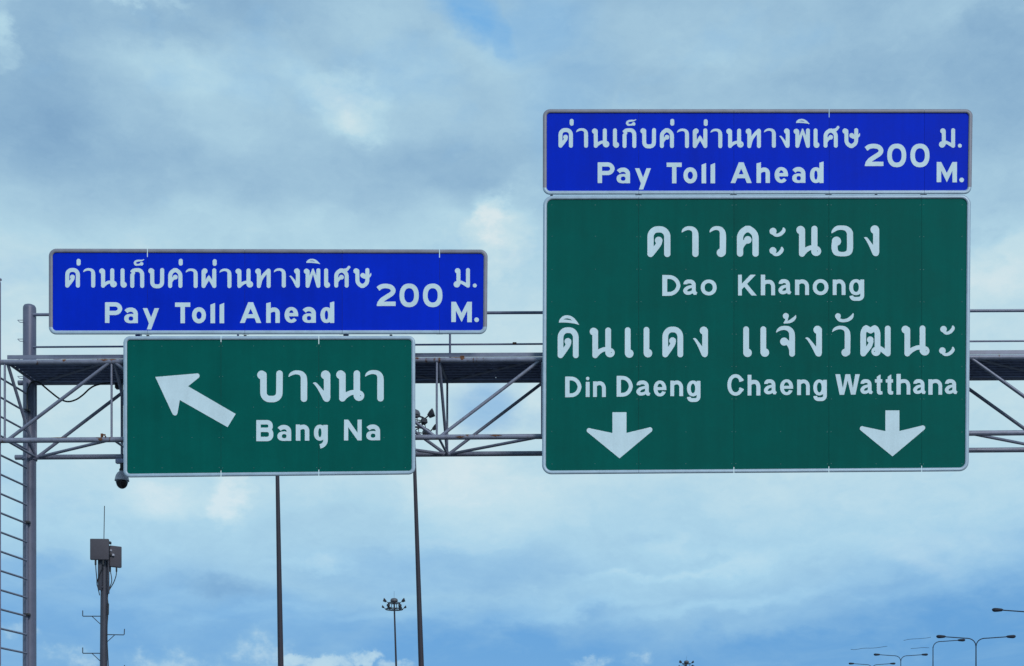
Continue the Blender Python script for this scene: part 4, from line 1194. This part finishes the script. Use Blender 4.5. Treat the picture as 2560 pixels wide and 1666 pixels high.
high_mast('tall dark mast whose top is hidden behind the small green sign', 701.8, 1660, 693.7, 1195, 94.0, .115, .26, .1)
high_mast('tall dark mast with lamps peeking out right of the small green sign', 1053, 1660, 1037.3, 1193, 98.0, .115, .26, .12)
high_mast('slim distant mast with its whole floodlight crown showing between the signs', 990.5, 1666, 986, 1527, 194.0, .115, .21, .15)
high_mast('farthest mast with only its capped crown rising at the bottom edge', 1718, 1730, 1716, 1655, 287.0, .115, .21, .3)

# ------------------------------------------------------------------ street lamps
def lamp_head_bm(c, sgn, k=1.0):
    bm = bmesh.new()
    sec = [(0, .05, .045), (.08, .085, .095), (.3, .11, .125), (.48, .115, .135), (.58, .085, .10), (.63, .03, .03)]
    rows = []
    for x, w_, h_ in sec:
        ring = []
        for i in range(10):
            a = 2 * PI * i / 10
            z = math.sin(a) * h_ * (1.0 if math.sin(a) < 0 else .75)
            ring.append(bm.verts.new(c + Vector((sgn * x * k, math.cos(a) * w_ * k, (z + .03 + x * .02) * k))))
        rows.append(ring)
    for r0, r1 in zip(rows, rows[1:]):
        for i in range(10): bm.faces.new((r0[i], r0[(i + 1) % 10], r1[(i + 1) % 10], r1[i]))
    bm.faces.new(rows[0]); bm.faces.new(rows[-1])
    return bm
def street_lamp(label, px, pjunc, Y, sides=(-1, 1)):
    j = P(px, pjunc, Y)
    root = empty('street_lamp', label, 'street lamp', (j.x, Y, 0), 'tall street lamps along the right of the road')
    bm = bmesh.new(); add_sweep(bm, [Vector((j.x, Y, 0)), Vector((j.x, Y, j.z * .6)), j], [.10, .055, .036], 12)
    from_bm('lamp_pole', bm, MAT['lamp'], root)
    for s in sides:
        pts = [j + Vector((0, 0, -.15)), j + Vector((s * .05, 0, .1)), j + Vector((s * .2, 0, .3)), j + Vector((s * .46, 0, .42)), j + Vector((s * .9, 0, .455)), j + Vector((s * 2.1, 0, .54))]
        bm = bmesh.new(); add_sweep(bm, [Vector(p) for p in catmull([tuple(p) for p in pts], 5)], .034, 8)
        from_bm('lamp_arm', bm, MAT['lamp'], root)
        from_bm('lamp_head', lamp_head_bm(j + Vector((s * 2.04, 0, .53)), s), MAT['lamp'], root)
    return root
street_lamp('tall street lamp with two arms, largest one fully visible at lower right', 2440, 1612.5, 86)
street_lamp('double arm street lamp second in size, left of the bare thin lamp pole', 2252, 1651, 126)
street_lamp('double arm street lamp cut low by the bottom edge, smallest of the row', 2180.2, 1671.5, 146)
street_lamp('street lamp with a single arm pointing right beside the largest double lamp', 2332.5, 1617.5, 106, (1,))
street_lamp('street lamp head on a long arm reaching in from the right edge', 2597, 1549.5, 73)
for pts, Y, lab in (([(2277, 1622), (2290, 1621), (2308, 1619.5), (2323, 1620)], 106, 'short thin erased-lamp wire left of the single arm lamp pole'),  # leftover strokes of erased lamps, added as thin floating cables
                    ([(2259, 1601.5), (2275, 1598.5), (2300, 1597), (2316, 1595.5), (2327, 1593.5)], 106, 'highest of the thin erased-lamp remnants up left of the largest double lamp'),
                    ([(2127, 1624), (2138, 1624.5), (2160, 1621), (2185, 1620.5), (2218, 1616)], 106, 'longest thin erased-lamp wire above the smallest double lamp')):
    o = cable('remnant', [P(x, y, Y) for x, y in pts], .017, MAT['lamp'], None, 6)
    o['label'] = lab; o['category'] = 'remnant'; o['group'] = 'thin loose remnants of erased lamps near the street lamps'
